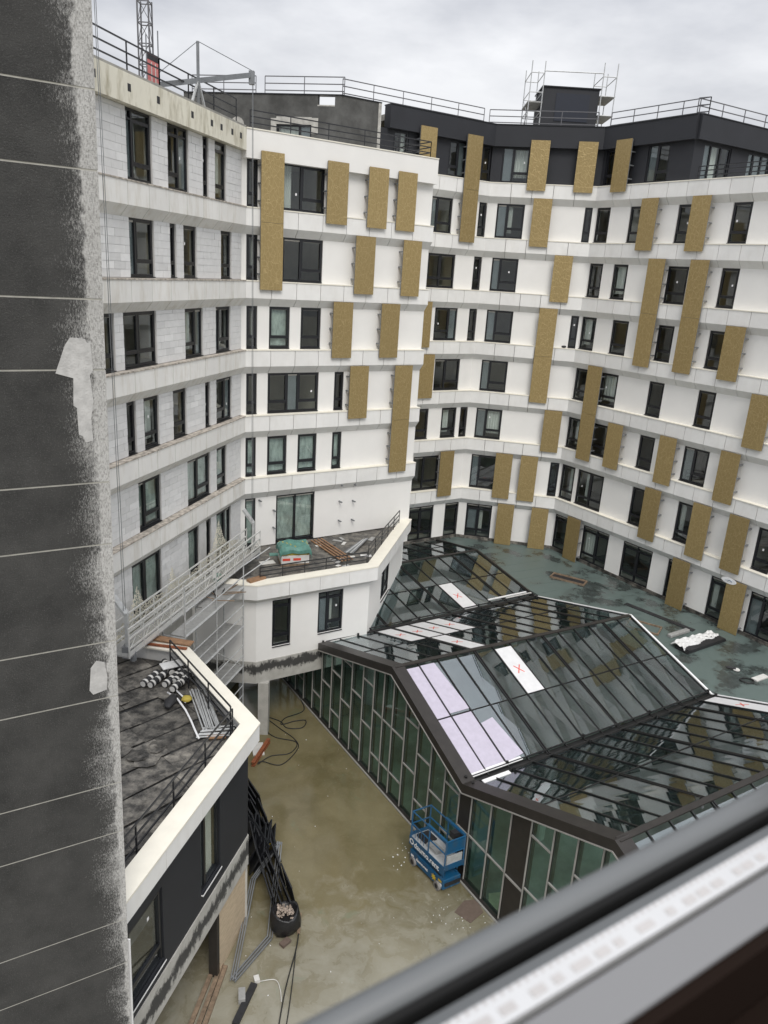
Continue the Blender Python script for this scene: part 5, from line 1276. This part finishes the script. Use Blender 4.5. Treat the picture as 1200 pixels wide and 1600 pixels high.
# ------------------------------------------------------------------ things on the courtyard floor
def rail_panel(a, b, lean, h=1.05):
    t = thing('stored_railing', tuple(Vector(a).lerp(Vector(b), 0.5)), 'black steel railing panel stored upright in the row by the annex', 'railing panel', 'stored black railing panels')
    a = Vector(a); b = Vector(b); off = Vector((lean.x, lean.y, 0)) * 0.22
    mb = MB(); mb.bar(a + up * 0.04, b + up * 0.04, 0.035, 0.05); m2 = MB(); m2.bar(a + off + up * h, b + off + up * h, 0.045, 0.05); m2.build('top_rail', 'rail', t); mb.build('bottom_rail', 'rail', t)
    mb = MB(); n = 18
    for i in range(n + 1): p = a.lerp(b, i / n); mb.bar(p + up * 0.05, p + off + up * h, 0.055, 0.02)
    mb.build('baluster', 'rail', t, kind='stuff')
l0, l1_, l2_ = Vector((-4.95, 26.2, 0)), Vector((-3.45, 23.35, 0)), Vector((-2.05, 19.75, 0))
for (a, b) in ((l0, l1_), (l1_, l2_)):
    d = (b - a).normalized(); nrm = Vector((-d.y, d.x, 0)); nrm = nrm if nrm.x < 0 else -nrm
    segs = 3
    for s_ in range(segs):
        for k in range(6):
            p = a.lerp(b, s_ / segs + 0.01) + nrm * (0.13 * k + 0.02) + d * rnd.uniform(-0.3, 0.2); q = p + (d + nrm * rnd.uniform(-0.10, 0.06)) * rnd.uniform(0.85, 1.15) * (b - a).length / segs
            rail_panel(p, q, nrm, rnd.uniform(0.75, 1.15))
for k in range(12):  # plain black panels added to fill out the black heap
    a_ = rnd.uniform(-0.35, 0.35); c = Vector((-4.35 + 0.085 * k, 22.5 - 0.05 * k + rnd.uniform(-0.5, 0.5), rnd.uniform(0, 0.12)))
    mb = MB(); x = Vector((math.cos(1.95 + a_), math.sin(1.95 + a_), 0)); y = Vector((-x.y, x.x, 0.5)).normalized(); z = x.cross(y)
    mb.box(c + up * 0.6, rnd.uniform(1.0, 1.5), 0.05, rnd.uniform(0.9, 1.2), tuple(x), tuple(y), tuple(z)); mb.build('stored_black_panel', 'rail', label='loose black panel leaning in the heap by the annex corner', cat='loose panel', group='loose black panels in the heap')
small_box('yellow_tag', (-3.42, 22.0, 0.72), 0.26, 0.02, 0.2, 0.5, 'yellow_p', 'small yellow label on the black heap', 'label')
FRM = [Vector((-3.0, 22.2, 0.85)), Vector((-2.80, 18.85, 0.06)), Vector((-3.65, 17.25, 0.06)), Vector((-3.7, 20.8, 0.45))]
fr = thing('door_surround', (-3.2, 19, 0), 'grey steel door surround lying slanted on the courtyard floor', 'steel frame')
for a, b in zip(FRM, FRM[1:] + FRM[:1]):
    d = (b - a).normalized(); s_ = d.cross(up).normalized()
    for k in range(3):
        mb = MB(); mb.bar(a + s_ * 0.075 * (k - 1) + up * 0.02 * k, b + s_ * 0.075 * (k - 1) + up * 0.02 * k, 0.035, 0.05); mb.build('frame_member', 'steel', fr)
mb = MB(); n = 16; prof_ = [(0.30, 0.0), (0.47, 0.08), (0.52, 0.3), (0.50, 0.52), (0.46, 0.68), (0.43, 0.74), (0.36, 0.70), (0.30, 0.60), (0.0, 0.58)]
for j in range(len(prof_)):
    for i in range(n):
        th = 2 * math.pi * i / n; k = 1 + 0.07 * math.sin(3 * th + j) + 0.05 * math.sin(7 * th + 2 * j)
        mb.v.append((-2.38 + prof_[j][0] * k * math.cos(th), 19.35 + prof_[j][0] * k * math.sin(th), prof_[j][1] + (0.05 * math.sin(2 * th + 1) if 3 < j < 7 else 0)))
for j in range(len(prof_) - 1):
    for i in range(n): mb.f.append((j * n + i, j * n + (i + 1) % n, (j + 1) * n + (i + 1) % n, (j + 1) * n + i)); mb.m.append(0)
mb.build('rubble_bag', 'bag', smooth=True, label='bulging black rubble bag with open top beside the railing row', cat='bag')
mb = MB()
for k in range(60):
    c = Vector((-2.38, 19.35, 0.62)) + Vector((rnd.uniform(-0.26, 0.26), rnd.uniform(-0.26, 0.26), rnd.uniform(0, 0.10))); s_ = rnd.uniform(0.05, 0.11)
    ax = Vector((rnd.uniform(-1, 1), rnd.uniform(-1, 1), rnd.uniform(-1, 1))).normalized(); ay = ax.cross(Vector((0.3, 0.5, 0.8))).normalized(); az = ax.cross(ay)
    mb.box(c, s_, s_ * 0.7, s_ * 0.5, tuple(ax), tuple(ay), tuple(az))
mb.build('broken_rubble', 'rubble', kind='stuff', label='broken pale rubble heaped in the black bag', cat='rubble')
def cable(pts, r, label, mat='rubber'):
    P = [Vector((x, y, 0.015 + r)) for x, y in pts]; out = []
    for i in range(len(P) - 1):
        p0, p1, p2, p3 = P[max(0, i - 1)], P[i], P[i + 1], P[min(len(P) - 1, i + 2)]
        for k in range(8):
            t = k / 8; out.append(0.5 * ((2 * p1) + (p2 - p0) * t + (2 * p0 - 5 * p1 + 4 * p2 - p3) * t * t + (3 * p1 - p0 - 3 * p2 + p3) * t ** 3))
    out.append(P[-1]); mb = MB(); mb.tube(out, r, 6); mb.build('cable', mat, smooth=True, label=label, cat='cable')
cable([(-3.79, 33.48), (-3.3, 32.1), (-4.1, 31.3), (-4.2, 30.75), (-3.6, 31.1), (-3.1, 31.2), (-3.2, 30.6), (-3.9, 30.5), (-4.3, 31.0), (-5.2, 31.4)], 0.022, 'black cable looped on the floor near the passage column')
cable([(-5.11, 31.31), (-4.2, 30.4), (-3.44, 29.67), (-3.2, 28.96), (-3.75, 27.75), (-4.61, 27.89), (-4.75, 27.7), (-4.3, 28.3), (-3.5, 28.6), (-3.32, 29.43), (-4.34, 29.72), (-5.04, 30.36)], 0.02, 'brown-black cable looped wide on the floor beside the orange beam')
cable([(-1.93, 19.59), (-1.9, 18.6), (-2.05, 16.9), (-2.06, 14.5)], 0.02, 'thin dark cable running from the rubble bag across the floor')
cable([(-1.9, 18.4), (-1.86, 17.2), (-1.85, 16.03), (-1.9, 14.5)], 0.016, 'second thin dark cable running beside the first')
cable([(-2.9, 17.3), (-2.4, 17.4), (-2.2, 17.1), (-2.1, 16.7)], 0.012, 'short pale wire near the dark channel', 'paper')
bm_ = thing('orange_beam', (-4.76, 28.4, 0), 'rusty orange formwork beam on the floor beyond the annex corner', 'beam')
for z in (0.03, 0.2):
    mb = MB(); mb.bar((-4.57, 29.33, z), (-4.96, 27.52, z), 0.16, 0.05); mb.build('flange', 'orange', bm_)
mb = MB(); mb.bar((-4.57, 29.33, 0.115), (-4.96, 27.52, 0.115), 0.03, 0.118); mb.build('web', 'orange', bm_)
small_box('insulation_board', (-4.95, 28.75, 0.004), 0.5, 0.9, 0.05, 0.25, 'paper', 'pale blue-white board beside the orange beam', 'board')
pts = [Vector((x, y, 0.006)) for x, y in ((3.65, 20.92), (4.11, 21.01), (4.27, 20.47), (3.79, 19.98), (3.28, 20.4))]
mb = MB(); mb.prism(pts, [p + up * 0.015 for p in pts]); mb.build('cardboard_sheet', 'brown', label='brown angular cardboard sheet on the floor by the glass wall', cat='cardboard')
pts = [Vector((x, y, 0.018)) for x, y in ((4.55, 21.3), (5.2, 21.45), (5.4, 20.9), (4.9, 20.5), (4.5, 20.8))]
mb = MB(); mb.prism(pts, [p + up * 0.012 for p in pts]); mb.build('cardboard_sheet', 'plywood', label='pale plywood piece on the floor behind the glass', cat='board')
mb = MB(); mb.bar((-3.0, 17.2, 0.05), (-3.3, 15.9, 0.05), 0.2, 0.09); mb.build('steel_channel', 'dark', label='dark steel channel on the floor below the grey frame', cat='channel')
small_box('hollow_block', (-3.28, 16.75, 0.004), 0.2, 0.4, 0.19, 0.2, 'grey_board', 'grey hollow block beside the dark channel', 'block')
small_box('white_block', (-2.95, 17.35, 0.004), 0.16, 0.2, 0.12, 0.4, 'paper', 'small white block at the end of the dark channel', 'block')
for k, (p, q) in enumerate((((-4.30, 17.9, 0.05), (-4.62, 15.2, 0.05)), ((-4.12, 17.8, 0.05), (-4.38, 15.2, 0.05)), ((-3.98, 17.75, 0.04), (-4.2, 15.2, 0.04)))):
    plank(p, q, 0.13, 0.09, 'wood_old', 'weathered beam along the annex door opening', 'beam', 'beams by the annex opening', 'timber_beam')
plank((-1.95, 19.9, 0.05), (-1.9, 19.1, 0.05), 0.1, 0.06, 'wood_old', 'short brown timber beside the rubble bag')
small_box('brick', (-2.28, 18.72, 0.004), 0.34, 0.2, 0.1, 0.9, 'brown', 'flat brownish slab fragment below the rubble bag', 'slab')
mb = MB()
for k in range(110):
    if k < 14: c = Vector((rnd.gauss(1.5, 0.16), rnd.gauss(22.75, 0.4), 0.012))
    elif k < 50: c = Vector((rnd.gauss(3.6, 0.7), rnd.gauss(20.2, 0.5), 0.012))
    else: c = Vector((rnd.uniform(-4, 5), rnd.uniform(14, 31), 0.012))
    s_ = rnd.uniform(0.012, 0.05) * (1.4 if k < 14 else 0.8); a_ = rnd.uniform(0, 3)
    mb.box(c, s_, s_ * 0.6, 0.015, (math.cos(a_), math.sin(a_), 0), (-math.sin(a_), math.cos(a_), 0))
mb.build('debris_chips', 'white_paint', kind='stuff', label='small pale chips scattered over the courtyard floor', cat='debris')

# ------------------------------------------------------------------ things on the green roof
sb = thing('cladding_bundle', (16, 34, PODIUM), 'bundle of dark sheets half wrapped in white plastic on the green roof', 'bundle')
ba = math.atan2(35.0 - 33.0, 17.4 - 14.4); bx = Vector((math.cos(ba), math.sin(ba), 0)); by = Vector((-bx.y, bx.x, 0))
for k in range(3):
    mb = MB(); mb.box(Vector((16.05, 33.75, PODIUM + 0.05 + 0.055 * k)), 3.1 - 0.1 * k, 0.75, 0.05, tuple(bx), tuple(by)); mb.build('sheet', 'dark', sb)
mb = MB(); n, m_ = 18, 6
def wp(i, j):
    a_, b_ = (i / n - 0.5) * 3.0, (j / m_ - 0.5) * 0.8
    return Vector((15.85, 33.95, PODIUM + 0.25)) + bx * a_ + by * (b_ + 0.06 * math.sin(a_ * 5)) + up * (0.09 * math.sin(a_ * 6.1 + j) * math.cos(b_ * 8 + i * 0.7) - (0.16 if j in (0, m_) else 0))
for i in range(n):
    for j in range(m_): mb.poly([wp(i, j), wp(i + 1, j), wp(i + 1, j + 1), wp(i, j + 1)])
mb.build('plastic_wrap', 'plastic', sb, smooth=True)
small_box('wrapped_pack', (15.3, 34.75, PODIUM + 0.004), 1.5, 0.25, 0.16, ba, 'grey_board', 'narrow grey pack beside the plastic-wrapped bundle', 'pack', bevel=0.02)
mb = MB(); mb.bar((13.6, 38.2, PODIUM + 0.02), (16.3, 35.3, PODIUM + 0.02), 0.32, 0.03); mb.build('roofing_strip', 'dark', label='long black roofing strip laid along the green roof', cat='strip')
mb = MB(); mb.bar((12.6, 41.0, PODIUM + 0.03), (13.2, 40.3, PODIUM + 0.03), 0.2, 0.04); mb.build('roofing_offcut', 'roof_green', label='small pale green offcut on the green roof', cat='offcut')
gr = thing('angle_grinder', (16.6, 31.4, PODIUM), 'small power tool lying on the green roof', 'power tool')
mb = MB(); mb.tube([(16.35, 31.45, PODIUM + 0.08), (16.75, 31.35, PODIUM + 0.08)], [0.05, 0.07], 8); mb.build('body', 'dark', gr)
mb = MB(); mb.tube([(16.78, 31.33, PODIUM + 0.03), (16.78, 31.33, PODIUM + 0.06)], 0.16, 14); mb.build('guard', 'paper', gr)
mb = MB(); pts = []
for i in range(70): t = i / 70 * 2 * math.pi * 3.2; pts.append((16.85 + math.cos(t) * (0.30 + 0.02 * math.sin(t * 3)), 30.35 + math.sin(t) * 0.22, PODIUM + 0.025 + i * 0.0006))
mb.tube(pts, 0.018, 5); mb.build('cable_coil', 'rubber', label='coil of black cable on the green roof', cat='cable')
small_box('white_board', (17.6, 30.7, PODIUM + 0.004), 0.9, 0.3, 0.06, 0.55, 'paper', 'white board beside the cable coil on the green roof', 'board')
small_box('black_crate', (18.2, 30.1, PODIUM + 0.004), 0.5, 0.4, 0.3, 0.4, 'dark', 'black box beyond the white board on the green roof', 'box', bevel=0.02)
# pigeon on a ledge, round plaque at a panel
bd = sack('pigeon', FA['R2'].p(5.3, -0.12, L[3] + 0.002), 0.09, 0.15, 'dark', 'dark pigeon sitting on a white parapet ledge', 'bird', 2, (1.7, 0.8))
mb = MB(); p = FA['R3'].p(12.5, 0.17, 6.8); x = FA['R3'].d; pts = [p + x * math.cos(t) * 0.42 + up * math.sin(t) * 0.16 for t in [2 * math.pi * i / 14 for i in range(14)]]
mb.prism(pts, [q + FA['R3'].n * 0.02 for q in pts]); pq = mb.build('oval_plaque', 'white_paint', label='white oval plaque with blue mark at a gold panel top', cat='plaque')
mb = MB()
for a_, b_ in (((-0.2, -0.03), (0.05, 0.06)), ((0.05, 0.06), (0.2, -0.02)), ((-0.05, -0.07), (0.05, 0.06))): mb.bar(p + x * a_[0] + up * a_[1] + FA['R3'].n * 0.023, p + x * b_[0] + up * b_[1] + FA['R3'].n * 0.023, 0.05, 0.006)
mb.build('blue_mark', 'blue', pq)

# ------------------------------------------------------------------ bottom rail of the open window the picture is taken from
wf = thing('window_frame', (0, 0.2, H - 0.4), 'grey window rail with bare aluminium strip and rubber gasket', 'window frame')
FD = Vector((0.838, 0.545, 0)).normalized(); FM = Vector((-FD.y, FD.x, 0)); HH = 0.32
def fpt(a, p, z): return Vector((0, 0, H)) + FD * a + FM * p + up * z
def frail(name, prof, mat, a0=-0.7, a1=1.5, bevel=0.0, smooth=False):
    mb = MB(); mb.prism([fpt(a0, p, z) for p, z in prof], [fpt(a1, p, z) for p, z in prof]); return mb.build(name, mat, wf, bevel=bevel, smooth=smooth)
gp = [(0.2145 + 0.0078 * math.cos(t), -HH - 0.004 + 0.0078 * math.sin(t)) for t in [2 * math.pi * i / 14 for i in range(14)]]
frail('gasket', gp, 'gasket', smooth=True)
frail('gasket_lip', [(0.2045, -HH - 0.02), (0.2065, -HH - 0.02), (0.2065, -HH - 0.002), (0.2045, -HH - 0.006)], 'groove')
frail('groove', [(0.196, -HH - 0.03), (0.222, -HH - 0.03), (0.222, -HH - 0.016), (0.196, -HH - 0.016)], 'groove')
frail('inner_seal', [(0.1895, -HH - 0.02), (0.1975, -HH - 0.02), (0.1975, -HH - 0.004), (0.1895, -HH - 0.001)], 'gasket')
ms = frail('aluminium_strip', [(0.1755, -HH - 0.015), (0.1893, -HH - 0.015), (0.1893, -HH), (0.1755, -HH)], 'strip')
frail('shadow_gap', [(0.172, -HH - 0.02), (0.1753, -HH - 0.02), (0.1753, -HH - 0.008), (0.172, -HH - 0.008)], 'groove')
frail('rail_body', [(0.1495, -HH - 0.004), (0.1718, -HH - 0.004), (0.1718, -HH - 0.0005), (0.1495, -HH - 0.0005)], 'frame_grey')
frail('rail_inner', [(0.1425, -HH - 0.06), (0.1493, -HH - 0.06), (0.1493, -HH - 0.003), (0.1425, -HH - 0.003)], 'board_brown')
frail('rail_core', [(0.150, -HH - 0.05), (0.1718, -HH - 0.05), (0.1718, -HH - 0.0045), (0.150, -HH - 0.0045)], 'frame')
frail('rail_base', [(0.150, -HH - 0.09), (0.222, -HH - 0.09), (0.222, -HH - 0.05), (0.150, -HH - 0.05)], 'frame')
frail('window_board', [(-0.25, -HH - 0.08), (0.142, -HH - 0.08), (0.142, -HH - 0.045), (-0.25, -HH - 0.045)], 'board_brown')
mb = MB(); a = -0.2
while a < 0.75:
    mb.box(fpt(a, 0.1880, -HH + 0.0002), 0.0022, 0.0016, 0.0006, tuple(FD), tuple(FM)); a += 0.0052
a = -0.2
while a < 0.75:
    w = rnd.choice((0.003, 0.006, 0.009, 0.012))
    mb.box(fpt(a, 0.1808, -HH + 0.0002), w, 0.0042, 0.0006, tuple(FD), tuple(FM)); a += w + rnd.choice((0.003, 0.004, 0.010))
mb.build('printed_marks', 'mark', ms, kind='stuff')
mb = MB(); mb.box(fpt(0.50, 0.208, -HH + 0.018), 0.05, 0.03, 0.05, tuple(FD), tuple(FM)); mb.build('corner_block', 'groove', wf, bevel=0.006)
